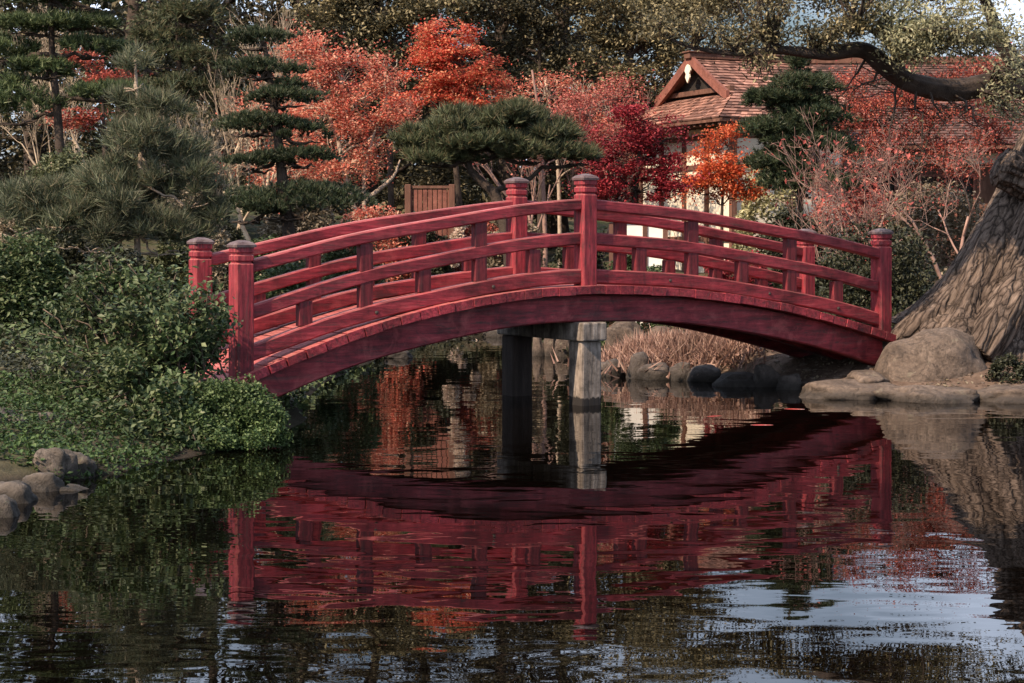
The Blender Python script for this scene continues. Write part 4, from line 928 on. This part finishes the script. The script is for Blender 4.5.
# ------------------------------------------------------------------ leaning old tree on the right
def leaning_tree():
    d = 17.6
    pts = [at(972, 352, d), at(985, 318, d), at(1008, 270, d), at(1034, 220, d + .1), at(1058, 170, d + .2), at(1082, 100, d + .4), at(1100, 0, d + .6), at(1110, -120, d + .8)]
    rad = np.array([.80, .60, .50, .46, .46, .42, .34, .22])
    ns = 230; P = spline(pts, ns); tt = np.linspace(0, len(pts) - 1, ns); R = np.interp(tt, np.arange(len(pts)), rad)
    k = 200; ang = np.linspace(0, 2 * np.pi, k, endpoint=False)
    def bark_tube(P, R, tt, twist, flare, relief, seed=0.0, k=k):
        """a limb whose surface is cut by long crooked furrows"""
        ang = np.linspace(0, 2 * np.pi, k, endpoint=False); T = norm(np.gradient(P, axis=0)); V = []; a = np.array([1.0, 0, 0]); dist = 0.0
        for i in range(len(P)):
            if i: dist += np.linalg.norm(P[i] - P[i - 1])
            a = norm(a - T[i] * (a @ T[i])); b = np.cross(T[i], a); tw = ang + dist * twist
            fl = flare * np.exp(-tt[i] * 1.1)
            lob = 1 + .13 * np.sin(3 * tw + 1.0) * (.3 * flare + fl) + flare * (.035 * np.sin(7 * tw + 2 + dist) + .025 * np.sin(12 * tw - dist * .8)) + .11 * fl * np.sin(5 * tw + .4) + .035 * np.sin(9 * tw + .5 * np.sin(dist * 2))
            f = []
            for q in tw:
                p = Vector((math.cos(q) * R[i] * 12 + seed, math.sin(q) * R[i] * 12, dist * 1.3))
                w_ = mnoise.noise(p * .45) * 1.2
                p2 = p + Vector((w_, w_ * .6, w_ * .3))
                rid = 1 - abs(mnoise.noise(p2)) * 2.6          # plates between dark cracks
                f.append(-max(0.0, rid - .25) * 1.0 + .35 * mnoise.noise(p * 2.7) + .5 * mnoise.noise(p * .3))
            r = R[i] * lob + relief * np.array(f)
            V.append(P[i] + r[:, None] * (np.cos(ang)[:, None] * a + np.sin(ang)[:, None] * b))
        V = np.concatenate(V); n = len(P); i = np.arange(n - 1)[:, None] * k; j = np.arange(k)[None, :]; j2 = (j + 1) % k
        F4 = np.stack([i + j, i + j2, i + k + j2, i + k + j], -1).reshape(-1, 4)
        V = np.vstack([V, P[-1:]]); F3 = [[(n - 1) * k + q, (n - 1) * k + (q + 1) % k, n * k] for q in range(k)]
        return V, F4, F3
    mb = MB(); mb.add(*bark_tube(P, R, tt, .55, 1.0, .045))
    # two buttress roots running down to the bank
    for rp, rr in (([at(1030, 262, d - .42), at(1010, 300, d - .55), at(990, 332, d - .62), at(975, 352, d - .66)], [.12, .20, .22, .20]),
                   ([at(960, 300, d - .2), at(932, 322, d - .2), at(905, 336, d - .15), at(880, 346, d - .1)], [.22, .22, .15, .08])):
        Q = spline(rp, 60); mb.add(*bark_tube(Q, np.interp(np.linspace(0, 1, 60), np.linspace(0, 1, 4), rr), np.linspace(0, 3, 60), .5, .2, .03, 7.0, 70))
    o0 = np.array([pts[0][0], pts[0][1], gz(pts[0][0], pts[0][1])])
    root = empty('leaning_tree', tuple(o0), 'old leaning tree with furrowed trunk and long overhanging limb at right', 'tree')
    mb.build('trunk', M['bark'], root, True, o0)
    # burl where an old limb was cut, on the upper left of the trunk
    kn = MB(); Q = spline([at(1052, 186, d - .1), at(1026, 176, d - .28), at(1006, 168, d - .36), at(997, 163, d - .38)], 40)
    kn.add(*bark_tube(Q, np.interp(np.linspace(0, 1, 40), [0, .3, .55, .75, .9, 1], [.26, .23, .20, .20, .15, .05]), np.linspace(0, 3, 40), .4, .5, .05, 3.0, 80)); kn.build('burl', M['bark'], root, True, o0)
    lb = MB(); tips = []
    main = [at(1086, 92, 17.9), at(1050, 92, 17.6), at(1000, 84, 17.2), at(955, 90, 16.8), at(915, 84, 16.5), at(885, 66, 16.3), at(862, 50, 16.2), at(825, 54, 16.0), at(780, 50, 15.9), at(735, 53, 15.8), at(690, 46, 15.7), at(655, 30, 15.6)]
    P = spline(main, 110); lb.add(*bark_tube(P, np.interp(np.linspace(0, 1, 110), [0, .3, .5, .62, .75, 1], [.14, .105, .085, .062, .036, .010]), np.linspace(0, 5, 110), .6, .35, .016, 5.0, 28))
    limb2 = spline([at(1030, 86, 17.4), at(1000, 40, 17.2), at(985, 0, 17), at(950, -60, 16.5)], 14); lb.tube(limb2, np.linspace(.09, .03, 14), 8)
    limb3 = spline([at(905, 80, 16.4), at(890, 45, 16.3), at(868, 28, 16), at(850, 24, 15.8)], 12); lb.tube(limb3, np.linspace(.05, .015, 12), 6)
    lm = MB(); hm = MB(); blobs = [(975, 22, 44, 20, 15.6, 1.5), (1010, 36, 26, 20, 15.6, 1.3), (935, 40, 34, 14, 15.7, 1.5), (912, 58, 16, 8, 15.9, 1.0), (1000, -10, 50, 26, 15.8, 1.2), (905, 10, 30, 14, 16, .6), (860, 12, 34, 14, 16, .45), (820, 26, 24, 14, 15.9, .9), (845, 30, 16, 10, 16.0, .8),
        (660, -2, 40, 20, 30, 2.0), (720, -8, 44, 24, 30, 2.0), (790, -6, 44, 22, 30, 2.0), (850, -12, 44, 26, 30, 2.0), (920, -10, 46, 26, 30, 2.0), (990, -8, 46, 26, 29.5, 2.0), (700, -40, 50, 20, 30.5, 1.2), (960, -40, 60, 20, 30.5, 1.2),
        (775, 22, 30, 14, 15.9, .8), (735, 34, 26, 14, 15.8, .5), (700, 18, 30, 14, 15.7, .5), (665, 22, 22, 14, 15.6, .45), (760, 70, 12, 10, 15.8, .3), (1028, 118, 12, 14, 16.5, .6), (1040, 60, 24, 30, 16.5, .6), (760, -20, 70, 20, 15.8, .5), (860, -30, 60, 22, 15.8, .5)]
    limb5 = spline([at(1096, 10, 18.0), at(1020, -24, 22.5), at(920, -26, 26.5), at(800, -12, 29.5), at(680, 0, 30.6)], 24); lb.tube(limb5, np.linspace(.15, .03, 24), 8)
    allp = np.vstack([P, limb2, limb3, limb5])
    for (px, py, rx, ry, dd, den) in blobs:
        c, Rr = blob_world((px, py, rx, ry, dd), d); Rr[1] = max(Rr[1], .25); big = 1.5 if dd > 20 else 1.0
        base = allp[np.argmin(np.linalg.norm(allp - c, axis=1))]; nn = 12
        cc = ell(nn, c, Rr, .4)
        for q in cc:
            Q = curve(base, q, n=6, wob=.06, lift=.05); lb.tube(Q, np.linspace(.014, .003, 6), 4)
            # leaflets hang along the twig
            m = int(110 * den); ii = rng.integers(2, 6, m)
            leaves(hm if (dd > 20 or px < 890) else lm, Q[ii] + rng.normal(size=(m, 3)) * np.array([.08, .08, .05]) * big ** 2, .046 * big, .020 * big ** 1.5, .3, .45)
    for a_, b_ in (((902, 88), (889, 142)), ((915, 90), (922, 148)), ((884, 70), (852, 92)), ((930, 96), (948, 128)), ((868, 56), (842, 96)), ((960, 92), (985, 130))):
        q0 = P[np.argmin(np.abs(P[:, 0] - at(a_[0], a_[1], 16.4)[0]))]; Q = curve(q0, at(b_[0], b_[1], 16.2), n=8, wob=.05); lb.tube(Q, np.linspace(.016, .004, 8), 5)
        for _ in range(4):
            i_ = rng.integers(2, 7); E = Q[i_] + rng.normal(size=3) * [.2, .1, .12]; lb.tube(curve(Q[i_], E, n=4, wob=.06), np.linspace(.006, .003, 4), 4)
            leaves(hm, E + rng.normal(size=(5, 3)) * .04, .045, .02, .3, .4)
    lb.build('limb', M['bark_dark'], root, True, o0); lm.build('crown', M['pale_leaf'], root, False, o0); hm.build('crown', M['olive'], root, False, o0)
leaning_tree()

# ------------------------------------------------------------------ tea house and long house
def shingled(mb, A, B, C, D, rows, cols, th=.03):
    """shingle courses over the quad A-B (top edge) to D-C (bottom edge); every shingle a thin wedge"""
    A, B, C, D = [np.asarray(q, float) for q in (A, B, C, D)]
    nrm = norm(np.cross(B - A, D - A)); nrm = nrm if nrm[2] > 0 else -nrm
    for r in range(rows):
        t0 = r / rows; t1 = min(1.0, (r + 1.12) / rows)
        l0, r0 = A + (D - A) * t0, B + (C - B) * t0; l1, r1 = A + (D - A) * t1, B + (C - B) * t1
        e = np.cumsum(rng.uniform(.6, 1.4, cols)); e = np.concatenate([[0], e]) / e[-1]
        for k in range(cols):
            p = [l0 + (r0 - l0) * e[k], l0 + (r0 - l0) * e[k + 1], l1 + (r1 - l1) * e[k + 1], l1 + (r1 - l1) * e[k]]
            j = rng.uniform(0, .35) * (D - A) / rows * .35
            up0 = nrm * th * .25; up1 = nrm * th * rng.uniform(.8, 1.3)
            a, b, c_, d_ = p[0] + up0, p[1] + up0, p[2] + up1 + j, p[3] + up1 + j
            mb.add([a, b, c_, d_, c_ - up1 * .95, d_ - up1 * .95], [(0, 3, 2, 1), (3, 5, 4, 2)])

def tea_house():
    phi = math.radians(24); o = np.array([(698 - 512) / F * 34.5, 34.5, 0.0])
    g = gz(o[0], o[1])
    root = empty('tea_house', (o[0], o[1], 0), 'small tea house with hip-and-gable shingled roof and cream walls', 'building', rz=phi)
    # local x = along the ridge, local -y = towards the camera
    zr, zg, ze = 4.86, 4.10, 3.58; wg, we = 1.32, 2.25; ov = .85; LEN = 2.5
    rb = MB()
    for s in (-1, 1):
        shingled(rb, (-.12, 0, zr), (LEN, 0, zr), (LEN, s * wg, zg), (-.12, s * wg, zg), 12, 24)
        shingled(rb, (0, s * wg, zg), (LEN, s * wg, zg), (LEN, s * we, ze), (-ov, s * we, ze), 8, 28)
    shingled(rb, (0, wg, zg), (0, -wg, zg), (-ov, -we, ze), (-ov, we, ze), 8, 30)
    roof = rb.build('roof', M['shingle'], root)
    ub = MB(); th = .05     # roof boarding under the shingles
    for s in (-1, 1):
        a = np.array([(-.1, 0, zr - .02), (LEN, 0, zr - .02), (LEN, s * wg, zg - .02), (-.1, s * wg, zg - .02)]); ub.add(np.vstack([a, a - [0, 0, th]]), [(0, 1, 2, 3), (7, 6, 5, 4), (0, 4, 5, 1), (3, 2, 6, 7), (0, 3, 7, 4), (1, 5, 6, 2)])
        a = np.array([(.01, s * wg, zg - .02), (LEN, s * wg, zg - .02), (LEN, s * we, ze - .02), (-ov, s * we, ze - .02)]); ub.add(np.vstack([a, a - [0, 0, th]]), [(0, 1, 2, 3), (7, 6, 5, 4), (3, 2, 6, 7), (0, 3, 7, 4), (1, 5, 6, 2)])
    a = np.array([(.01, wg, zg - .02), (.01, -wg, zg - .02), (-ov, -we, ze - .02), (-ov, we, ze - .02)]); ub.add(np.vstack([a, a - [0, 0, th]]), [(0, 1, 2, 3), (7, 6, 5, 4), (3, 2, 6, 7)])
    ub.build('eave_boards', M['timber_brown'], roof)
    rf = MB()               # rafter ends under the eaves
    for y in np.arange(-we + .1, we, .22): rf.box((-ov + .04, y - .03, ze - .12), (-.2, y + .03, ze - .06))
    for x in np.arange(-ov + .2, LEN, .25): rf.box((x - .03, -we + .04, ze - .12), (x + .03, -1.5, ze - .06))
    rf.build('rafters', M['timber_brown'], roof)
    gb = MB(); gb.add([(.06, -wg + .05, zg + .0), (.06, wg - .05, zg + .0), (.06, 0, zr - .08), (.12, -wg + .05, zg), (.12, wg - .05, zg), (.12, 0, zr - .08)], [(0, 1, 4, 3)], [(0, 2, 1), (3, 4, 5)])
    gb.build('gable', M['dark_void'], root)
    for s in (-1, 1):
        b = MB(); n_ = 8; V = []
        for i in range(n_ + 1):
            t = i / n_; y = s * wg * 1.05 * t; z = zr + .02 - (zr - zg) * 1.05 * t - .06 * 4 * t * (1 - t) * .4
            for x in (-.20, -.13):
                V += [(x, y, z + .06), (x, y, z - .13)]
        F4 = []
        for i in range(n_):
            p = i * 4; q = p + 4
            F4 += [(p, q, q + 1, p + 1), (p + 2, p + 3, q + 3, q + 2), (p, p + 2, q + 2, q), (p + 1, q + 1, q + 3, p + 3)]
        F4 += [(0, 1, 3, 2), (n_ * 4, n_ * 4 + 2, n_ * 4 + 3, n_ * 4 + 1)]
        b.add(V, F4); b.build('bargeboard', M['timber_red'], root)
    pd = MB(); V = [(0, -.02), (.06, -.05), (.11, -.14), (.06, -.2), (.08, -.27), (0, -.38), (-.08, -.27), (-.06, -.2), (-.11, -.14), (-.06, -.05)]
    A = [(-.235, y, zr - .10 + z) for y, z in V]; Bq = [(-.205, y, zr - .10 + z) for y, z in V]; m = len(V)
    pd.add(A + Bq + [(-.235, 0, zr - .32), (-.205, 0, zr - .32)], [(i, (i + 1) % m, m + (i + 1) % m, m + i) for i in range(m)], [(2 * m, (i + 1) % m, i) for i in range(m)] + [(2 * m + 1, m + i, m + (i + 1) % m) for i in range(m)])
    pd.build('gable_pendant', M['plaster'], root)
    tb = MB(); tb.box((-.05, -wg + .06, zg + .06), (.05, wg - .06, zg + .15)); tb.build('tie_beam', M['timber_brown'], root)
    rd = MB(); rd.box((-.25, -.11, zr - .01), (LEN, .11, zr + .10)); rd.box((-.28, -.14, zr + .10), (LEN, .14, zr + .13)); rd.build('ridge', M['timber_brown'], roof, bevel=.01)
    wl = MB(); ww = 1.75
    wl.box((-.28, -ww, g - .2), (LEN - .3, ww, ze - .02)); wl.build('wall', M['plaster'], root)
    fr = MB()
    for y in (-ww, -.85, .0, .9, ww): fr.box((-.33, y - .05, g - .2), (-.22, y + .05, ze - .04))
    for x in (1, 2.15): fr.box((x - .05, -ww - .05, g - .2), (x + .05, -ww + .06, ze - .04))
    for z in (1.4, 2.75, 3.3):
        fr.box((-.315, -ww, z - .045), (-.23, ww, z + .045)); fr.box((-.23, -ww - .035, z - .045), (LEN - .3, -ww + .05, z + .045))
    fr.build('frame', M['timber_brown'], root)
    return root
tea_house()

def long_house():
    d = 39.5; x0 = (786 - 512) / F * d; L = 10.5; phi = math.radians(-3)
    g = gz(x0 + 3, d)
    root = empty('long_house', (x0, d, 0), 'long low house with weathered brown shingle roof behind the leaning tree', 'building', rz=phi)
    zr, ze = 5.25, 3.30; w = 3.2
    rb = MB(); shingled(rb, (.3, 0, zr), (L, 0, zr), (L + .3, -w, ze), (-.5, -w, ze), 34, 110, .032)
    shingled(rb, (.3, 0, zr), (L, 0, zr), (L + .3, w, ze), (-.5, w, ze), 10, 40, .035)
    roof = rb.build('roof', M['shingle_dark'], root)
    ub = MB()
    for s in (-1, 1):
        a = np.array([(.3, 0, zr - .03), (L, 0, zr - .03), (L + .3, s * w, ze - .03), (-.5, s * w, ze - .03)]); ub.add(np.vstack([a, a - [0, 0, .06]]), [(0, 1, 2, 3), (7, 6, 5, 4), (3, 2, 6, 7), (0, 3, 7, 4), (1, 5, 6, 2)])
    ub.build('eave_boards', M['timber_brown'], roof)
    rd = MB(); rd.box((.1, -.13, zr - .02), (L + .1, .13, zr + .12)); rd.build('ridge', M['timber_brown'], roof, bevel=.01)
    b = MB(); p0 = np.array([.25, 0, zr + .04]); p1 = np.array([-.5, -w, ze + .04])
    V = []
    for p in (p0, p1):
        V += [p + [-.09, 0, .10], p + [-.09, 0, -.14], p + [.0, 0, .10], p + [.0, 0, -.14]]
    b.add(V, [(0, 4, 5, 1), (2, 3, 7, 6), (0, 2, 6, 4), (1, 5, 7, 3), (0, 1, 3, 2), (4, 6, 7, 5)]); b.build('bargeboard', M['timber_red'], root)
    wl = MB(); wl.box((.3, -w + .9, g - .3), (L - .3, w - .7, ze + .55)); wl.build('wall', M['timber_brown'], root)
    bd = MB(); bd.box((.28, -w + .86, ze - .36), (L - .28, -w + .9 - .003, ze - .14)); bd.build('plaster_band', M['plaster'], root)
    for k in range(6):
        f = MB(); x = .9 + k * 1.6; f.box((x, -w + .84, g + .5), (x + 1.1, -w + .88, ze - .6)); win = f.build('window', M['dark_void'], root)
        m = MB()
        for q in (0, .36, .73, 1.1): m.box((x + q - .025, -w + .80, g + .5), (x + q + .025, -w + .838, ze - .6))
        for z in (g + .5, (g + ze) / 2, ze - .6): m.box((x, -w + .81, z - .025), (x + 1.1, -w + .836, z + .025))
        m.build('frame', M['timber_red'], win)
long_house()

def board_fence():
    p = at(408, 215, 27); q = at(452, 215, 27); g = gz(p[0], p[1])
    root = empty('board_fence', (p[0], p[1], g), 'short brown board fence behind the spreading pine', 'fence'); L = q[0] - p[0]; zt = at(408, 187, 27)[2] - g
    b = MB(); n = 9
    for k in range(n): b.box((k * L / n + .006, -.012, .03), ((k + 1) * L / n - .006, .012, zt - .02 - .01 * (k % 3)))
    b.build('boards', M['timber_red'], root)
    for x in (0, L): f = MB(); f.box((x - .045, -.06, -.1), (x + .045, .03, zt + .04)); f.build('post', M['timber_brown'], root, bevel=.008)
    r = MB(); r.box((-.05, -.03, zt - .02), (L + .05, .03, zt + .02)); r.build('rail', M['timber_brown'], root)
board_fence()

def plaster_wall():
    p = at(610, 262, 22.3); q = at(666, 262, 22.3); g = gz(p[0], p[1])
    root = empty('garden_wall', (p[0], p[1], g), 'low white plastered garden wall seen through the right railing', 'wall'); L = q[0] - p[0]; zt = at(604, 218, 22.3)[2] - g
    w = MB(); w.box((0, -.06, -.1), (L, .06, zt - .05)); w.build('wall', M['white_paint'], root)
    c_ = MB(); c_.box((-.05, -.10, zt - .05), (L + .05, .10, zt)); c_.build('coping', M['timber_brown'], root, bevel=.01)
    f = MB()
    for x in (L * .02, L * .62, L * .98): f.box((x - .03, -.075, -.1), (x + .03, -.058, zt - .06))
    f.build('frame', M['timber_brown'], root)
plaster_wall()

# ------------------------------------------------------------------ tall trees behind
def tall_proto(name, leaf, Hh, cw, n, ls, base=.10, seed=1, lay=.5):
    """root at the origin, local metres"""
    root = empty(name, (0, 0, 0), 'x', 'tree'); mb = MB(); lm = MB()
    P = spline([(0, 0, -.2), (.15, .1, Hh * .3), (-.1, .0, Hh * .6), (.1, 0, Hh * .93)], 14); mb.tube(P, np.linspace(.24, .05, 14), 8)
    nb = 26
    for k in range(nb):
        t = base + (1 - base) * (k + rng.uniform(0, 1)) / nb; z = Hh * t
        rr = cw * (0.35 + .9 * math.sin(min(1, (t - base) / (1 - base) * 1.05) * math.pi) ** .7) * rng.uniform(.6, 1.1)
        az = k * 2.4 + rng.uniform(-.4, .4); p0 = P[min(13, int(t * 13))]; e = np.array([math.cos(az) * rr, math.sin(az) * rr, z + rng.uniform(-.2, .5)])
        Q = curve(p0, e, n=6, wob=.06, lift=.05); mb.tube(Q, np.linspace(.07, .012, 6), 5)
        cl = ell(7, e, np.array([.75, .75, .45]) * cw * .36, .4)
        cl = np.vstack([cl, Q[3:4], Q[4:5]])
        for q in cl[:5]: mb.tube(curve(Q[3], q, n=4, wob=.08), np.linspace(.025, .006, 4), 4)
        m = n // nb; idx = rng.integers(0, len(cl), m)
        leaves(lm, cl[idx] + rng.normal(size=(m, 3)) * np.array([.24, .24, .15]) * rng.uniform(.6, 1.3, len(cl))[idx][:, None], ls, ls * .55, lay)
    mb.build('trunk', M['bark_dark'], root, True); lm.build('crown', M[leaf], root)
    return root

def copy_tree(r):
    c_ = r.copy(); COL.objects.link(c_)
    for ch in r.children:
        k = ch.copy(); COL.objects.link(k); k.parent = c_
    return c_

for (lab, d, trunk, blobs, n_, leaf) in (
    ('sunlit yellow-olive tree at the top between the orange-red and scarlet maples', 36, [(392, 240), (390, 120), (395, 30)], [(360, 12, 30, 16), (395, 30, 30, 18), (420, 5, 34, 16), (380, -20, 36, 18), (372, 48, 24, 12), (410, 55, 20, 12), (325, 8, 26, 18), (450, 2, 34, 14), (350, -8, 36, 14)], 24000, 'olive'),
    ('dark olive tree at the top right of the scarlet maple', 37, [(540, 240), (542, 120), (538, 30)], [(500, 8, 34, 18), (545, 24, 34, 20), (585, 8, 30, 18), (520, 50, 30, 14), (570, 60, 28, 16), (540, -18, 44, 16), (480, -4, 34, 16), (525, 76, 24, 12)], 22000, 'evergreen'),
    ('sunlit olive tree with loose clusters left of the tea house gable', 36, [(628, 240), (632, 120), (630, 40)], [(610, 30, 28, 18), (645, 48, 30, 18), (640, 12, 34, 18), (675, 22, 24, 18), (620, 72, 24, 16), (655, 82, 20, 14), (600, -8, 36, 18), (690, 6, 30, 18), (680, 44, 20, 14)], 24000, 'olive')):
    broad_tree('olive_tree', lab, 'tree', d, trunk, .09, blobs, n_, leaf, 'bark_dark', .085, .22, 16, .4, twigs=14)
protos = [tall_proto('evergreen_tree', 'evergreen', 8.0, 1.9, 15000, .10, seed=1), tall_proto('evergreen_tree', 'olive', 8.0, 2.1, 14000, .10, seed=2), tall_proto('evergreen_tree', 'pine_mid', 8.0, 1.7, 13000, .10, seed=3)]
used = [False] * 3
# px, depth, height, proto, label
SPOTS = [
 (-60, 38, 9.5, 2, 'tall green tree off the upper left corner behind the layered pine'),
 (40, 42, 10.0, 0, 'dark evergreen behind the layered pine at upper left'),
 (130, 39, 9.0, 2, 'tall mid-green tree behind the drooping conifer'),
 (215, 44, 10.5, 0, 'dark evergreen behind the bare vine'),
 (300, 41, 8.6, 1, 'olive-leaved tree behind the tall bare tree'),
 (372, 40, 9.4, 0, 'dark evergreen above the orange-red maple'),
 (425, 44, 10.6, 1, 'sunlit olive tree above the gap between the two bright maples'),
 (505, 40, 9.0, 0, 'dark evergreen right behind the scarlet maple'),
 (560, 43, 10.0, 1, 'olive-leaved tree behind the pink bare tree'),
 (628, 41, 7.6, 1, 'yellowish olive tree left of the tea house gable'),
 (670, 44, 6.8, 0, 'dark evergreen behind the tea house gable'),
 (738, 45, 5.6, 1, 'low olive tree peeping over the tea house ridge'),
 (820, 47, 5.2, 0, 'low dark evergreen behind the long house ridge, left of the overhanging limb'),
 (900, 48, 5.0, 1, 'low olive tree behind the middle of the long house ridge'),
 (985, 47, 5.2, 0, 'low dark evergreen behind the long house beside the leaning trunk'),
 (1060, 46, 5.5, 2, 'green tree off the right edge behind the long house'),
]
for k, (px, d, h, pi, lab) in enumerate(SPOTS):
    o = protos[pi] if not used[pi] else copy_tree(protos[pi]); used[pi] = True
    x = (px - 512) / F * d; s = h / 8.0
    o.location = (x, d, gz(x, d)); o.rotation_euler = (0, 0, k * 1.9); o.scale = (s * 1.05, s * 1.05, s)
    o['label'] = lab; o['category'] = 'tree'; o['group'] = 'tall trees behind the garden'

def far_wood():
    n = 60000; X = rng.uniform(-34, 34, n); Y = rng.uniform(54, 62, n)
    top = 5.6 + 1.2 * np.sin(X * .33) + .8 * np.sin(X * .9 + 1) - np.clip(X, 0, 6) * .35 + np.clip(-X - 1, 0, 4) * .45
    Z = gz(0, 56) - .5 + rng.uniform(0, 1, n) ** .8 * top
    C = np.stack([X, Y, Z], -1) + rng.normal(size=(n, 3)) * .2
    mb = MB(); leaves(mb, C, .42, .26, .4); tag(mb.build('far_wood', M['evergreen']), 'dark wood far behind the garden', 'wood', None, 'stuff')
far_wood()

# ------------------------------------------------------------------ koi
def koi(label, px, py, L, rz, mat, seed):
    d = F * H / (py - YH); x = (px - 512) / F * d; mb = MB(); n = 14
    t = np.linspace(0, 1, n); P = np.stack([t * L - L / 2, .03 * L * np.sin(t * 4 + seed), np.zeros(n)], -1)
    r = L * .105 * np.sin(np.pi * np.clip(t * .93 + .045, 0, 1)) ** .7 * (1 - .45 * t) + .003
    mb.tube(P, r, 10); V = mb.V[0]; V[:, 2] *= .8
    root = empty('koi', (x, d, -L * .062), label, 'fish', 'koi near the surface', rz)
    mb.build('body', mat, root, True)
    tf = MB(); e = P[-1]
    tf.add([e + [-.01, 0, .0], e + [L * .2, .05 * L, .05 * L], e + [L * .13, 0, .01], e + [L * .2, -.05 * L, -.04 * L], e + [-.01, .008, .005], e + [L * .2, .05 * L + .006, .05 * L]], [(0, 1, 2, 3)]); tf.build('tail', mat, root)
M['koi_red'] = rough_mat('koi_scarlet', [(0.42, (0.30, 0.03, 0.025)), (0.58, (0.40, 0.08, 0.06))], 5, bump=.05, rough=.3)
M['koi_white'] = rough_mat('koi_red_on_white', [(0.46, (0.36, 0.05, 0.04)), (0.52, (0.38, 0.30, 0.25))], 5, bump=.05, rough=.3)
koi('scarlet koi nearest the right arch shadow', 718, 416, .34, .5, M['koi_red'], 0)
koi('red and white koi gliding below the pointed slab', 768, 425, .5, .08, M['koi_white'], 1)
koi('pale koi near the waterline left of the tan boulder', 800, 409, .5, -.12, M['koi_white'], 2)
